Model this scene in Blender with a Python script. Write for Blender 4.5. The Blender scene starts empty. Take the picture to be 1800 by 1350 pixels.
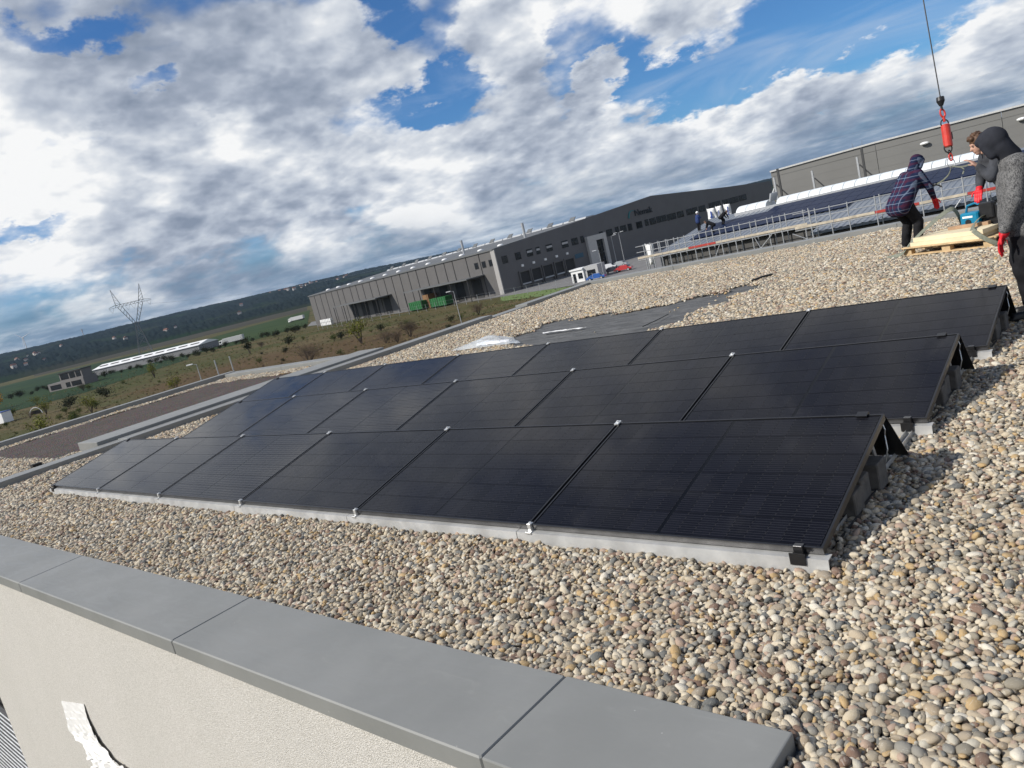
import bpy, bmesh, math, random
import numpy as np
from mathutils import Vector, Matrix, Euler

random.seed(7); RNG = np.random.default_rng(11)
C = bpy.context.scene.collection
sc = bpy.context.scene
R_ = math.radians

# ------------------------------------------------------------------ camera
CAM = Vector((1.3176, -3.1023, 1.7059))
YAW, PITCH, ROLL = 0.754027, 1.399180, -0.243802
CAMR = (Matrix.Rotation(YAW, 3, 'Z') @ Matrix.Rotation(PITCH, 3, 'X') @ Matrix.Rotation(ROLL, 3, 'Z'))
FPX = 1342.23
cd = bpy.data.cameras.new('camera'); cam = bpy.data.objects.new('camera', cd); C.objects.link(cam)
cd.sensor_width = 36; cd.lens = FPX / 1800 * 36; cd.clip_start = 0.05; cd.clip_end = 20000
M4 = CAMR.to_4x4(); M4.translation = CAM; cam.matrix_world = M4
sc.camera = cam
sc.render.resolution_x, sc.render.resolution_y = 1024, 768

def RAY(px, py):
    return (CAMR @ Vector(((px - 900) / FPX, -(py - 675) / FPX, -1)))
def PX(px, py, z):                      # where a line of sight meets the level z
    d = RAY(px, py); t = (z - CAM.z) / d.z
    return CAM + d * t
def PD(px, py, depth):
    return CAM + RAY(px, py) * depth

# ------------------------------------------------------------------ sun, world, exposure
SUN_EL, SUN_AZ = R_(38.0), R_(-126.0)      # azimuth as an angle in the xy plane
SUNV = Vector((math.cos(SUN_EL) * math.cos(SUN_AZ), math.cos(SUN_EL) * math.sin(SUN_AZ), math.sin(SUN_EL)))
sl = bpy.data.lights.new('sun', 'SUN'); so = bpy.data.objects.new('sun', sl); C.objects.link(so)
sl.energy = 5.0; sl.angle = R_(0.53); sl.color = (1.0, 0.95, 0.87)
so.rotation_euler = SUNV.to_track_quat('Z', 'Y').to_euler()
vs = sc.view_settings
vs.view_transform = 'Standard'; vs.look = 'None'; vs.exposure = 0.0; vs.gamma = 1.0; vs.use_curve_mapping = False
sc.render.engine = 'CYCLES'
sc.cycles.use_denoising = True
sc.cycles.max_bounces = 6; sc.cycles.diffuse_bounces = 3; sc.cycles.glossy_bounces = 3
sc.cycles.transmission_bounces = 4; sc.cycles.volume_bounces = 0; sc.cycles.transparent_max_bounces = 8
sc.cycles.caustics_reflective = False; sc.cycles.caustics_refractive = False

class NT:
    """small helper for node trees"""
    def __init__(s, tree): s.t = tree; s.l = tree.links
    def n(s, typ, **kw):
        x = s.t.nodes.new(typ)
        for k, v in kw.items(): setattr(x, k, v)
        return x
    def put(s, sock, v):
        if isinstance(v, bpy.types.NodeSocket): s.l.new(v, sock)
        elif v is not None: sock.default_value = v
    def m(s, op, a, b=None, c=None, clamp=False):
        x = s.n('ShaderNodeMath', operation=op, use_clamp=clamp)
        for i, v in enumerate((a, b, c)):
            if v is not None: s.put(x.inputs[i], v)
        return x.outputs[0]
    def v(s, op, a, b=None, out=0):
        x = s.n('ShaderNodeVectorMath', operation=op)
        s.put(x.inputs[0], a)
        if b is not None:
            if op == 'SCALE': s.put(x.inputs[3], b)
            else: s.put(x.inputs[1], b)
        return x.outputs[out]
    def dot(s, a, b): return s.v('DOT_PRODUCT', a, b, 1)
    def noise(s, vec, scale, detail=4, rough=0.5, dist=0.0, lac=2.0):
        x = s.n('ShaderNodeTexNoise'); s.put(x.inputs['Vector'], vec)
        x.inputs['Scale'].default_value = scale; x.inputs['Detail'].default_value = detail
        x.inputs['Roughness'].default_value = rough; x.inputs['Distortion'].default_value = dist
        x.inputs['Lacunarity'].default_value = lac
        return x.outputs[0]
    def voro(s, vec, scale, feature='F1', out=0, rand=1.0):
        x = s.n('ShaderNodeTexVoronoi', feature=feature); s.put(x.inputs['Vector'], vec)
        x.inputs['Scale'].default_value = scale; x.inputs['Randomness'].default_value = rand
        return x.outputs[out]
    def mix(s, f, a, b, mode='MIX'):
        x = s.n('ShaderNodeMix', data_type='RGBA', blend_type=mode)
        s.put(x.inputs[0], f)
        for i, c in ((6, a), (7, b)):
            if not isinstance(c, bpy.types.NodeSocket) and len(c) == 3: c = (*c, 1)
            s.put(x.inputs[i], c)
        return x.outputs[2]
    def ss(s, x, a, b, lo=0.0, hi=1.0):
        r = s.n('ShaderNodeMapRange', interpolation_type='SMOOTHSTEP')
        s.put(r.inputs[0], x); s.put(r.inputs[1], a); s.put(r.inputs[2], b)
        r.inputs[3].default_value = lo; r.inputs[4].default_value = hi
        return r.outputs[0]
    def ramp(s, f, stops, interp='LINEAR'):
        r = s.n('ShaderNodeValToRGB'); cr = r.color_ramp; cr.interpolation = interp
        while len(cr.elements) < len(stops): cr.elements.new(0.5)
        for e, (p, c) in zip(cr.elements, stops): e.position = p; e.color = (*c, 1)
        s.put(r.inputs[0], f); return r.outputs[0]
    def xyz(s, v):
        x = s.n('ShaderNodeSeparateXYZ'); s.put(x.inputs[0], v); return x.outputs

def build_world():
    w = bpy.data.worlds.new('World'); sc.world = w; w.use_nodes = True
    t = w.node_tree; t.nodes.clear(); k = NT(t)
    out = k.n('ShaderNodeOutputWorld'); bg = k.n('ShaderNodeBackground')
    t.links.new(bg.outputs[0], out.inputs[0])
    sky = k.n('ShaderNodeTexSky', sky_type='NISHITA'); sky.sun_disc = False
    sky.sun_elevation = SUN_EL; sky.sun_rotation = math.pi / 2 - SUN_AZ
    sky.altitude = 200; sky.air_density = 1.0; sky.dust_density = 0.3; sky.ozone_density = 2.6
    STR = 0.085
    skyc = k.v('MULTIPLY', k.v('SCALE', sky.outputs[0], STR), (0.46, 0.82, 1.20))
    tc = k.n('ShaderNodeTexCoord')
    d = k.v('NORMALIZE', tc.outputs['Generated'])
    X, Y, Z = k.xyz(d)
    zc = k.m('MAXIMUM', Z, 0.0)
    def proj(kk, zs):
        inv = k.m('DIVIDE', 1.0, k.m('ADD', zc, kk)); cb = k.n('ShaderNodeCombineXYZ')
        k.put(cb.inputs[0], X); k.put(cb.inputs[1], Y); k.put(cb.inputs[2], k.m('MULTIPLY', zc, zs))
        return k.v('SCALE', cb.outputs[0], inv)
    c = proj(0.40, 1.0)
    # large openings and masses of the cloud cover
    bias = None
    wn = k.n('ShaderNodeTexNoise'); k.put(wn.inputs['Vector'], c); wn.inputs['Scale'].default_value = 5.0; wn.inputs['Detail'].default_value = 7; wn.inputs['Roughness'].default_value = 0.62
    d0 = d; d = k.v('NORMALIZE', k.v('ADD', d0, k.v('SCALE', k.v('SUBTRACT', wn.outputs[1], (0.5, 0.5, 0.5)), 0.17)))
    for (px, py, ru, rv, amp) in CLOUDS:
        dv = RAY(px, py).normalized(); U = Vector((-dv.y, dv.x, 0)).normalized(); V = dv.cross(U)
        a_ = k.m('DIVIDE', k.dot(d, tuple(U)), math.sin(R_(ru))); b_ = k.m('DIVIDE', k.dot(d, tuple(V)), math.sin(R_(rv)))
        r2 = k.m('ADD', k.m('MULTIPLY', a_, a_), k.m('MULTIPLY', b_, b_))
        s = k.m('MULTIPLY', k.ss(r2, 1.0, 0.0, 0.0, amp), k.m('GREATER_THAN', k.dot(d, tuple(dv)), 0.0))
        bias = s if bias is None else k.m('ADD', bias, s)
    def puff(vec, scale, det=3):
        return k.m('ABSOLUTE', k.m('SUBTRACT', k.noise(vec, scale, det, 0.5), 0.5))
    def dens(off):
        vec = c if off is None else k.v('ADD', c, off)
        f = k.m('MULTIPLY_ADD', k.noise(vec, 1.9, 10, 0.53, 0.12), 1.60, -0.26)
        return k.m('ADD', f, k.m('ADD', k.m('MULTIPLY', puff(vec, 5.0), 0.5), k.m('MULTIPLY', puff(vec, 12.0), 0.3)))
    n0 = dens(None)
    base = k.m('ADD', n0, k.m('SUBTRACT', bias, k.ss(Z, 0.36, 0.85, 0.0, 0.24)))     # gaps opened overhead, mostly out of view, to weaken the sky fill
    alpha = k.ss(base, 0.38, 0.66)
    step = Vector((-0.62, -0.28, 0.52)).normalized()      # towards the sun, as seen on the cloud sheet
    n1 = dens(tuple(step * 0.05)); n2 = k.noise(k.v('ADD', c, tuple(step * 0.17)), 1.9, 5, 0.5, 0.12); n02 = k.noise(c, 1.9, 5, 0.5, 0.12)
    lit = k.m('ADD', k.m('MULTIPLY', k.m('SUBTRACT', n0, n1), 2.7), k.m('MULTIPLY', k.m('SUBTRACT', n02, n2), 2.3))
    thick = k.ss(base, 0.56, 0.98)
    lum = k.m('SUBTRACT', k.m('ADD', lit, 0.79), k.m('MULTIPLY', thick, 0.24), clamp=True)
    ccol = k.ramp(lum, [(0.0, (0.24, 0.29, 0.38)), (0.28, (0.35, 0.40, 0.495)), (0.52, (0.51, 0.56, 0.645)), (0.78, (0.72, 0.755, 0.805)), (1.0, (0.95, 0.955, 0.955))])
    # thin high veil
    veil = k.ss(k.noise(k.v('MULTIPLY', proj(0.25, 1.0), (1.0, 1.7, 1.0)), 1.5, 8, 0.6, 0.9), 0.44, 0.80, 0.0, 0.55)
    col = k.mix(veil, skyc, (0.50, 0.60, 0.75))
    col = k.mix(alpha, col, ccol)
    # low layered cloud of the distance
    cb_ = proj(0.16, 1.0)
    band = k.m('ADD', k.noise(cb_, 1.7, 9, 0.57, 0.2), k.m('MULTIPLY', puff(cb_, 5.0), 0.35))
    bcol = k.ramp(band, [(0.38, (0.12, 0.19, 0.29)), (0.50, (0.20, 0.28, 0.39)), (0.58, (0.34, 0.41, 0.50)), (0.68, (0.58, 0.64, 0.70)), (0.78, (0.80, 0.825, 0.84))])
    bandf = k.ss(k.m('ADD', Z, k.m('MULTIPLY', k.m('SUBTRACT', n02, 0.5), 0.16)), 0.085, 0.005, 0.0, 0.95)
    col = k.mix(bandf, col, bcol)
    t.links.new(col, bg.inputs[0]); bg.inputs[1].default_value = 1.0
    w.cycles.sampling_method = 'MANUAL'; w.cycles.sample_map_resolution = 512
# (px, py, width and height radius in degrees, amount): where the cover closes (+) and opens (-)
CLOUDS = [(1330, 70, 16, 4.6, -0.40), (760, 175, 5, 1.8, -0.26), (675, 10, 3.4, 2.2, -0.34), (1500, 30, 9, 3, -0.18), (1000, 70, 5, 3, -0.16), (130, 235, 2.6, 1.2, -0.30), (250, 170, 2.0, 1.0, -0.26), (390, 196, 1.8, .9, -0.26), (110, 45, 4.5, 1.5, -0.32), (80, 408, 2.6, 1.1, -0.26),
          (880, 60, 3.6, 3.6, 0.40), (1048, 158, 3.0, 2.0, 0.46), (1200, 45, 5, 2.0, 0.28), (420, 360, 12, 5, 0.20), (180, 120, 15, 7, 0.20), (560, 110, 11, 6, 0.26), (860, 290, 13, 5, 0.24), (1300, 240, 13, 3.4, 0.28), (1740, 110, 6, 4, 0.26)]
build_world()

# ------------------------------------------------------------------ materials
MATS = {}
def pmat(name, col, rough=0.6, metal=0.0, var=0.12, vscale=6.0, bump=0.0, bscale=40.0, col2=None, coat=0.0, spec=None, alpha=None, detail=5):
    if name in MATS: return MATS[name]
    m = bpy.data.materials.new(name); m.use_nodes = True; t = m.node_tree; k = NT(t)
    b = t.nodes['Principled BSDF']
    tc = k.n('ShaderNodeTexCoord'); P = tc.outputs['Object']
    n = k.noise(P, vscale, detail, 0.6)
    c1 = tuple(max(0, x * (1 - var)) for x in col); c2 = col2 or tuple(min(1, x * (1 + var)) for x in col)
    k.put(b.inputs['Base Color'], k.mix(k.ss(n, 0.3, 0.7), c1, c2))
    k.put(b.inputs['Roughness'], k.m('ADD', k.m('MULTIPLY', k.m('SUBTRACT', k.noise(P, vscale * 2.3, 3), 0.5), 0.18), rough))
    b.inputs['Metallic'].default_value = metal
    if coat: b.inputs['Coat Weight'].default_value = coat; b.inputs['Coat Roughness'].default_value = 0.08
    if spec is not None: b.inputs['Specular IOR Level'].default_value = spec
    if alpha is not None: b.inputs['Alpha'].default_value = alpha
    if bump:
        bn = k.n('ShaderNodeBump'); bn.inputs['Strength'].default_value = min(1, bump); bn.inputs['Distance'].default_value = 0.01
        k.put(bn.inputs['Height'], k.noise(P, bscale, 4, 0.6)); k.put(b.inputs['Normal'], bn.outputs[0])
    MATS[name] = m; return m

def custom(name, fn):
    if name in MATS: return MATS[name]
    m = bpy.data.materials.new(name); m.use_nodes = True
    fn(NT(m.node_tree), m.node_tree.nodes['Principled BSDF']); MATS[name] = m; return m

# ------------------------------------------------------------------ mesh helpers
class MB:
    def __init__(s): s.v = []; s.f = []; s.mi = []; s.cur = 0
    def add(s, vs, fs):
        o = len(s.v); s.v += [tuple(x) for x in vs]; s.f += [tuple(i + o for i in f) for f in fs]; s.mi += [s.cur] * len(fs); return s
    def box(s, x0, x1, y0, y1, z0, z1):
        return s.add([(x0, y0, z0), (x1, y0, z0), (x1, y1, z0), (x0, y1, z0), (x0, y0, z1), (x1, y0, z1), (x1, y1, z1), (x0, y1, z1)],
                     [(0, 3, 2, 1), (4, 5, 6, 7), (0, 1, 5, 4), (1, 2, 6, 5), (2, 3, 7, 6), (3, 0, 4, 7)])
    def cbox(s, x0, x1, y0, y1, z0, z1, b=0.004):      # box with chamfered vertical and top edges
        lo = [(x0 + b, y0), (x1 - b, y0), (x1, y0 + b), (x1, y1 - b), (x1 - b, y1), (x0 + b, y1), (x0, y1 - b), (x0, y0 + b)]
        cx, cy = (x0 + x1) / 2, (y0 + y1) / 2
        ins = [(px + (b if px < cx else -b) * .8, py + (b if py < cy else -b) * .8) for px, py in lo]
        n = 8; vs = [(x, y, z0) for x, y in lo] + [(x, y, z1 - b) for x, y in lo] + [(x, y, z1) for x, y in ins]
        fs = [tuple(range(n - 1, -1, -1)), tuple(range(2 * n, 3 * n))]
        for r in (0, n):
            for i in range(n): j = (i + 1) % n; fs.append((r + i, r + j, r + n + j, r + n + i))
        return s.add(vs, fs)
    def obox(s, c, ax, ay, az):                        # oriented box from centre and three half-axes
        c, ax, ay, az = map(Vector, (c, ax, ay, az)); vs = []
        for k in (-1, 1):
            for a, b in ((-1, -1), (1, -1), (1, 1), (-1, 1)): vs.append(c + ax * a + ay * b + az * k)
        return s.add(vs, [(0, 3, 2, 1), (4, 5, 6, 7), (0, 1, 5, 4), (1, 2, 6, 5), (2, 3, 7, 6), (3, 0, 4, 7)])
    def tube(s, p, q, r, r2=None, n=8, cap=True):
        p, q = Vector(p), Vector(q); r2 = r if r2 is None else r2
        d = (q - p); 
        if d.length < 1e-6: return s
        d.normalize(); a = d.orthogonal().normalized(); b = d.cross(a)
        vs = []
        for c, rr in ((p, r), (q, r2)):
            for i in range(n):
                t = 2 * math.pi * i / n; vs.append(c + a * math.cos(t) * rr + b * math.sin(t) * rr)
        fs = [(i, (i + 1) % n, n + (i + 1) % n, n + i) for i in range(n)]
        if cap: fs += [tuple(range(n - 1, -1, -1)), tuple(range(n, 2 * n))]
        return s.add(vs, fs)
    def path(s, pts, r, n=8, closed=False):
        pts = [Vector(p) for p in pts]; N = len(pts); vs = []; a = None
        for i, p in enumerate(pts):
            d = (pts[(i + 1) % N] - pts[i - 1]) if closed else (pts[min(i + 1, N - 1)] - pts[max(i - 1, 0)])
            d.normalize()
            a = d.orthogonal().normalized() if a is None else (a - d * a.dot(d)).normalized()
            b = d.cross(a); rr = r[i] if isinstance(r, (list, tuple)) else r
            for j in range(n):
                t = 2 * math.pi * j / n; vs.append(p + a * math.cos(t) * rr + b * math.sin(t) * rr)
        fs = []
        for i in range(N if closed else N - 1):
            k = (i + 1) % N
            for j in range(n): fs.append((i * n + j, i * n + (j + 1) % n, k * n + (j + 1) % n, k * n + j))
        if not closed: fs += [tuple(range(n - 1, -1, -1)), tuple(range((N - 1) * n, N * n))]
        return s.add(vs, fs)
    def ribbon(s, pts, w, side, th=0.003):             # a strap: flat band with thickness
        pts = [Vector(p) for p in pts]; vs = []; N = len(pts)
        for i, p in enumerate(pts):
            d = (pts[min(i + 1, N - 1)] - pts[max(i - 1, 0)]).normalized()
            sd = Vector(side); sd = (sd - d * sd.dot(d)).normalized(); up = d.cross(sd)
            for a, b in ((-1, -1), (1, -1), (1, 1), (-1, 1)): vs.append(p + sd * a * w / 2 + up * b * th)
        fs = [(3, 2, 1, 0), tuple((N - 1) * 4 + i for i in range(4))]
        for i in range(N - 1):
            for j in range(4): fs.append((i * 4 + j, i * 4 + (j + 1) % 4, i * 4 + 4 + (j + 1) % 4, i * 4 + 4 + j))
        return s.add(vs, fs)
    def ell(s, c, r, n=14, m=9, rot=None):
        vs = []; fs = []; c = Vector(c)
        for i in range(m + 1):
            ph = math.pi * i / m
            for j in range(n):
                t = 2 * math.pi * j / n
                q = Vector((r[0] * math.sin(ph) * math.cos(t), r[1] * math.sin(ph) * math.sin(t), r[2] * math.cos(ph)))
                if rot is not None: q = rot @ q
                vs.append(c + q)
        for i in range(m):
            for j in range(n): fs.append((i * n + j, (i + 1) * n + j, (i + 1) * n + (j + 1) % n, i * n + (j + 1) % n))
        return s.add(vs, fs)
    def cap(s, p, q, r0, r1, n=14):                    # tapered capsule
        s.tube(p, q, r0, r1, n); s.ell(p, (r0,) * 3, n, 8); return s.ell(q, (r1,) * 3, n, 8)
    def prism(s, poly, axis, a, b):                    # polygon extruded along an axis
        n = len(poly)
        def P(u, v, w): return {'x': (w, u, v), 'y': (u, w, v), 'z': (u, v, w)}[axis]
        vs = [P(u, v, a) for u, v in poly] + [P(u, v, b) for u, v in poly]
        fs = [tuple(range(n)), tuple(range(2 * n - 1, n - 1, -1))] + [(i, n + i, n + (i + 1) % n, (i + 1) % n) for i in range(n)]
        return s.add(vs, fs)
    def quad(s, a, b, c, d): return s.add([a, b, c, d], [(0, 1, 2, 3)])
    def mesh(s, name, mat=None, smooth=False):
        me = bpy.data.meshes.new(name); me.from_pydata(s.v, [], s.f)
        for x in (mat if isinstance(mat, (list, tuple)) else [mat]):
            if x: me.materials.append(x)
        if isinstance(mat, (list, tuple)):
            me.polygons.foreach_set('material_index', s.mi)
        bm = bmesh.new(); bm.from_mesh(me); bmesh.ops.recalc_face_normals(bm, faces=bm.faces); bm.to_mesh(me); bm.free()
        if smooth:
            me.shade_smooth() if hasattr(me, 'shade_smooth') else None
        me.update(); return me
    def build(s, name, mat=None, parent=None, smooth=False):
        return obj(name, s.mesh(name, mat, smooth), parent)

def obj(name, me, parent=None):
    o = bpy.data.objects.new(name, me); C.objects.link(o)
    if parent is not None: o.parent = parent
    return o
def tag(o, label=None, cat=None, group=None, kind=None):
    if label: o['label'] = label
    if cat: o['category'] = cat
    if group: o['group'] = group
    if kind: o['kind'] = kind
    return o
def thing(name, label, cat, loc=(0, 0, 0), rz=0.0, group=None):
    o = bpy.data.objects.new(name, None); C.objects.link(o); o.location = loc; o.rotation_euler = (0, 0, rz)
    o.empty_display_size = 0.1
    return tag(o, label, cat, group)
def struct(o, label): return tag(o, label, None, None, 'structure')
def copy_tree(o, parent=None):
    c = o.copy(); C.objects.link(c); c.parent = parent
    for ch in list(o.children): copy_tree(ch, c)
    return c
def smooth_by_angle(o, deg=35):
    me = o.data; me.shade_smooth()
    me.set_sharp_from_angle(angle=R_(deg)) if hasattr(me, 'set_sharp_from_angle') else None
    return o
GZ = -9.3                                               # level of the land around the building

# ------------------------------------------------------------------ scattered pieces held by one object
def scatter(name, pts, rots, scls, idx, protos, parent=None):
    """one object; real meshes set on its points"""
    col = bpy.data.collections.new(name + '_pieces')
    for i, me in enumerate(protos):
        col.objects.link(bpy.data.objects.new('%s_piece_%02d' % (name, i), me))
    me = bpy.data.meshes.new(name); me.vertices.add(len(pts))
    me.vertices.foreach_set('co', np.asarray(pts, np.float32).ravel())
    a = me.attributes.new('rot', 'FLOAT_VECTOR', 'POINT'); a.data.foreach_set('vector', np.asarray(rots, np.float32).ravel())
    a = me.attributes.new('scl', 'FLOAT_VECTOR', 'POINT'); a.data.foreach_set('vector', np.asarray(scls, np.float32).ravel())
    a = me.attributes.new('idx', 'INT', 'POINT'); a.data.foreach_set('value', np.asarray(idx, np.int32))
    for m in protos[0].materials: me.materials.append(m)
    o = obj(name, me, parent)
    g = bpy.data.node_groups.new(name, 'GeometryNodeTree')
    g.interface.new_socket('Geometry', in_out='INPUT', socket_type='NodeSocketGeometry')
    g.interface.new_socket('Geometry', in_out='OUTPUT', socket_type='NodeSocketGeometry')
    N = g.nodes; L = g.links
    gi = N.new('NodeGroupInput'); go = N.new('NodeGroupOutput'); ip = N.new('GeometryNodeInstanceOnPoints')
    ci = N.new('GeometryNodeCollectionInfo'); ci.inputs[0].default_value = col; ci.inputs[1].default_value = True; ci.inputs[2].default_value = True
    def att(n, t):
        x = N.new('GeometryNodeInputNamedAttribute'); x.data_type = t; x.inputs[0].default_value = n; return x.outputs[0]
    L.new(gi.outputs[0], ip.inputs['Points']); L.new(ci.outputs[0], ip.inputs['Instance'])
    ip.inputs['Pick Instance'].default_value = True
    L.new(att('idx', 'INT'), ip.inputs['Instance Index'])
    er = N.new('FunctionNodeEulerToRotation'); L.new(att('rot', 'FLOAT_VECTOR'), er.inputs[0]); L.new(er.outputs[0], ip.inputs['Rotation'])
    L.new(att('scl', 'FLOAT_VECTOR'), ip.inputs['Scale'])
    L.new(ip.outputs[0], go.inputs[0])
    md = o.modifiers.new('pieces', 'NODES'); md.node_group = g
    o['kind'] = 'stuff'
    return o

# ------------------------------------------------------------------ the land
def ground_mat(k, b):
    P = k.n('ShaderNodeNewGeometry').outputs['Position']
    n1 = k.noise(P, 0.018, 6, 0.6); n2 = k.noise(P, 0.11, 6, 0.65); n3 = k.noise(P, 0.9, 5, 0.7)
    streak = k.noise(k.v('MULTIPLY', P, (0.02, 0.09, 1)), 1.0, 6, 0.6)
    c = k.mix(k.ss(n1, 0.38, 0.62), (0.062, 0.066, 0.022), (0.090, 0.076, 0.034))  # field tones lowered in the colour, standing in for cloud shadow
    c = k.mix(k.ss(n2, 0.42, 0.68, 0, 0.75), c, (0.075, 0.080, 0.030))
    c = k.mix(k.ss(streak, 0.48, 0.64, 0, 0.8), c, (0.135, 0.100, 0.054))
    earth = None
    for (px, py, r) in ((760, 590, 30), (560, 625, 34), (860, 565, 22), (660, 615, 26), (420, 645, 30)):
        g = PX(px, py, GZ)
        dd = k.v('LENGTH', k.v('MULTIPLY', k.v('SUBTRACT', P, tuple(g)), (0.75, 1.0, 1.0)), out=1)
        e = k.ss(k.m('ADD', dd, k.m('MULTIPLY', k.m('SUBTRACT', n2, 0.5), 46)), r, r * 0.35)
        earth = e if earth is None else k.m('MAXIMUM', earth, e)
    c = k.mix(k.m('MULTIPLY', earth, 0.72), c, (0.105, 0.060, 0.034))
    c = k.mix(k.ss(n3, 0.35, 0.75, 0, 0.5), c, (0.060, 0.055, 0.026))
    k.put(b.inputs['Base Color'], c); b.inputs['Roughness'].default_value = 0.95; b.inputs['Specular IOR Level'].default_value = 0.1
    bp = k.n('ShaderNodeBump'); bp.inputs['Distance'].default_value = 0.5; bp.inputs['Strength'].default_value = 0.8
    k.put(bp.inputs['Height'], n3); k.put(b.inputs['Normal'], bp.outputs[0])
g = MB(); S = 5400
g.quad((-S, -S, GZ), (S, -S, GZ), (S, S, GZ), (-S, S, GZ))
struct(g.build('ground', custom('dry_field', ground_mat)), 'rough brown and olive open field around the buildings')

def field_mat(col, col2):
    def f(k, b):
        P = k.n('ShaderNodeNewGeometry').outputs['Position']
        n = k.noise(k.v('MULTIPLY', P, (0.01, 0.05, 1)), 1.0, 6, 0.6)
        k.put(b.inputs['Base Color'], k.mix(k.ss(n, 0.35, 0.65), col, col2)); b.inputs['Roughness'].default_value = 0.95
        b.inputs['Specular IOR Level'].default_value = 0.1
    return f
def sheet(name, pix, mat, label, dz, z=GZ):
    g = MB(); pts = [PX(px, py, z) for px, py in pix]
    g.add([(p.x, p.y, z + dz) for p in pts], [tuple(range(len(pts)))])
    return struct(g.build(name, mat), label)
fg = custom('green_field', field_mat((0.014, 0.034, 0.014), (0.024, 0.048, 0.017)))  # these field colours are darkened too, in place of a cloud shadow
fb = custom('bright_crop', field_mat((0.024, 0.046, 0.014), (0.033, 0.056, 0.017)))
fd = custom('ploughed_field', field_mat((0.035, 0.034, 0.024), (0.055, 0.048, 0.034)))
sheet('field', [(-60, 745), (150, 690), (330, 632), (330, 602), (100, 655), (-60, 695)], fg, 'dark green level field in front of the hill at far left', 0.05)
sheet('crop_field', [(300, 632), (420, 605), (540, 572), (545, 545), (420, 580), (310, 612)], fb, 'bright green crop strip running behind the white lorry', 0.09)
sheet('ploughed_field', [(60, 662), (330, 598), (540, 546), (540, 538), (300, 590), (60, 648)], fd, 'brown ploughed field below the wooded hill', 0.03)

def hill():
    azs = np.radians(np.arange(84, 200, 0.10)); rs = np.concatenate([np.linspace(900, 2600, 40), np.linspace(2630, 3700, 75), np.linspace(3720, 5200, 10)])
    A, Rr = np.meshgrid(azs, rs, indexing='ij')
    prof = np.interp(np.degrees(A), [84, 110, 136.6, 141.7, 146.7, 150.7, 156.4, 165.4, 175, 200], [.002, .003, .0120, .0170, .0170, .0167, .0187, .0185, .016, .012])
    top = prof * 3500 + 1.7 - GZ
    t = np.clip((Rr - 1050) / (3450 - 1050), 0, 1); s = t * t * (3 - 2 * t)
    s = 0.55 * s + 0.45 * t ** 1.4
    Xc = CAM.x + Rr * np.cos(A); Yc = CAM.y + Rr * np.sin(A)
    def fb(x, y, sc, oct=4, seed=0):
        r = np.random.default_rng(seed); o = np.zeros_like(x); a = 1.0
        for i in range(oct):
            for q in range(3):
                th = r.uniform(0, 6.28); ph = r.uniform(0, 6.28)
                o += a / 3 * np.sin((x * np.cos(th) + y * np.sin(th)) / sc * 6.28 + ph + 1.7 * o)
            sc *= 0.47; a *= 0.55
        return o
    und = fb(Xc, Yc, 1400, 4, 3); forest = fb(Xc, Yc, 700, 4, 5) + 0.5
    fade = np.clip((3600 - Rr) / 300, 0, 1)
    H = top * s * (1 + 0.05 * und) + 6 * und * t * (1 - t) * 4
    mask = np.clip(forest * 2.2, 0, 1) * np.clip((t - .06) * 6, 0, 1)
    mask = np.where(t > .86, np.maximum(mask, np.clip(.35 + forest, 0, 1)), mask)
    rr = RNG.random(H.shape)
    H = H + mask * (5 + 7 * rr) * 0.8
    H = np.where(Rr > 3600, H - (Rr - 3600) * .02, H)
    V = np.stack([Xc, Yc, GZ - 0.6 + H], -1); n0, n1 = H.shape
    i = np.arange(n0 * n1).reshape(n0, n1)
    F = np.stack([i[:-1, :-1], i[1:, :-1], i[1:, 1:], i[:-1, 1:]], -1).reshape(-1, 4)
    me = bpy.data.meshes.new('hill'); me.from_pydata(V.reshape(-1, 3).tolist(), [], F.tolist())
    at = me.attributes.new('wood', 'FLOAT', 'POINT'); at.data.foreach_set('value', mask.astype(np.float32).ravel())
    def hm(k, b):
        P = k.n('ShaderNodeNewGeometry').outputs['Position']
        a = k.n('ShaderNodeAttribute'); a.attribute_name = 'wood'
        n = k.noise(P, 0.004, 5, 0.6); n2 = k.noise(P, 0.05, 4, 0.7)
        f = k.mix(k.ss(n, 0.40, 0.62), (0.018, 0.032, 0.017), (0.032, 0.034, 0.026))  # hill colours kept dark to imitate the shadow of clouds
        w = k.mix(k.ss(n2, 0.3, 0.7), (0.009, 0.015, 0.016), (0.022, 0.030, 0.027))
        k.put(b.inputs['Base Color'], k.mix(k.ss(a.outputs['Fac'], 0.25, 0.6), f, w))
        b.inputs['Roughness'].default_value = 1.0; b.inputs['Specular IOR Level'].default_value = 0.0
    me.materials.append(custom('wooded_hill', hm)); me.shade_smooth()
    struct(obj('hill', me), 'long low wooded hill along the horizon')
    def hz(x, y):
        a = math.atan2(y - CAM.y, x - CAM.x); r = math.hypot(x - CAM.x, y - CAM.y)
        ia = int(np.argmin(abs(azs - a))); ir = int(np.argmin(abs(rs - r))); return float(V[ia, ir, 2])
    return hz
HILLZ = hill()

# asphalt yard in front of the factory and car park
asph = pmat('asphalt', (0.16, 0.155, 0.15), 0.9, var=0.15, vscale=0.6, bump=0.3, bscale=30)
sheet('yard', [(540, 574), (700, 551), (886, 521), (1010, 502), (1120, 487), (1250, 470), (1400, 430), (1400, 400), (1130, 440), (890, 505), (548, 566)], asph, 'grey asphalt yard between field and factory', 0.06)
gm = pmat('verge_grass', (0.10, 0.15, 0.035), 0.95, var=0.3, vscale=1.2, bump=0.6, bscale=6)
sheet('verge', [(880, 530), (960, 520), (1010, 508), (1010, 503), (950, 511), (880, 522)], gm, 'strip of green grass beside the factory yard', 0.05)

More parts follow.
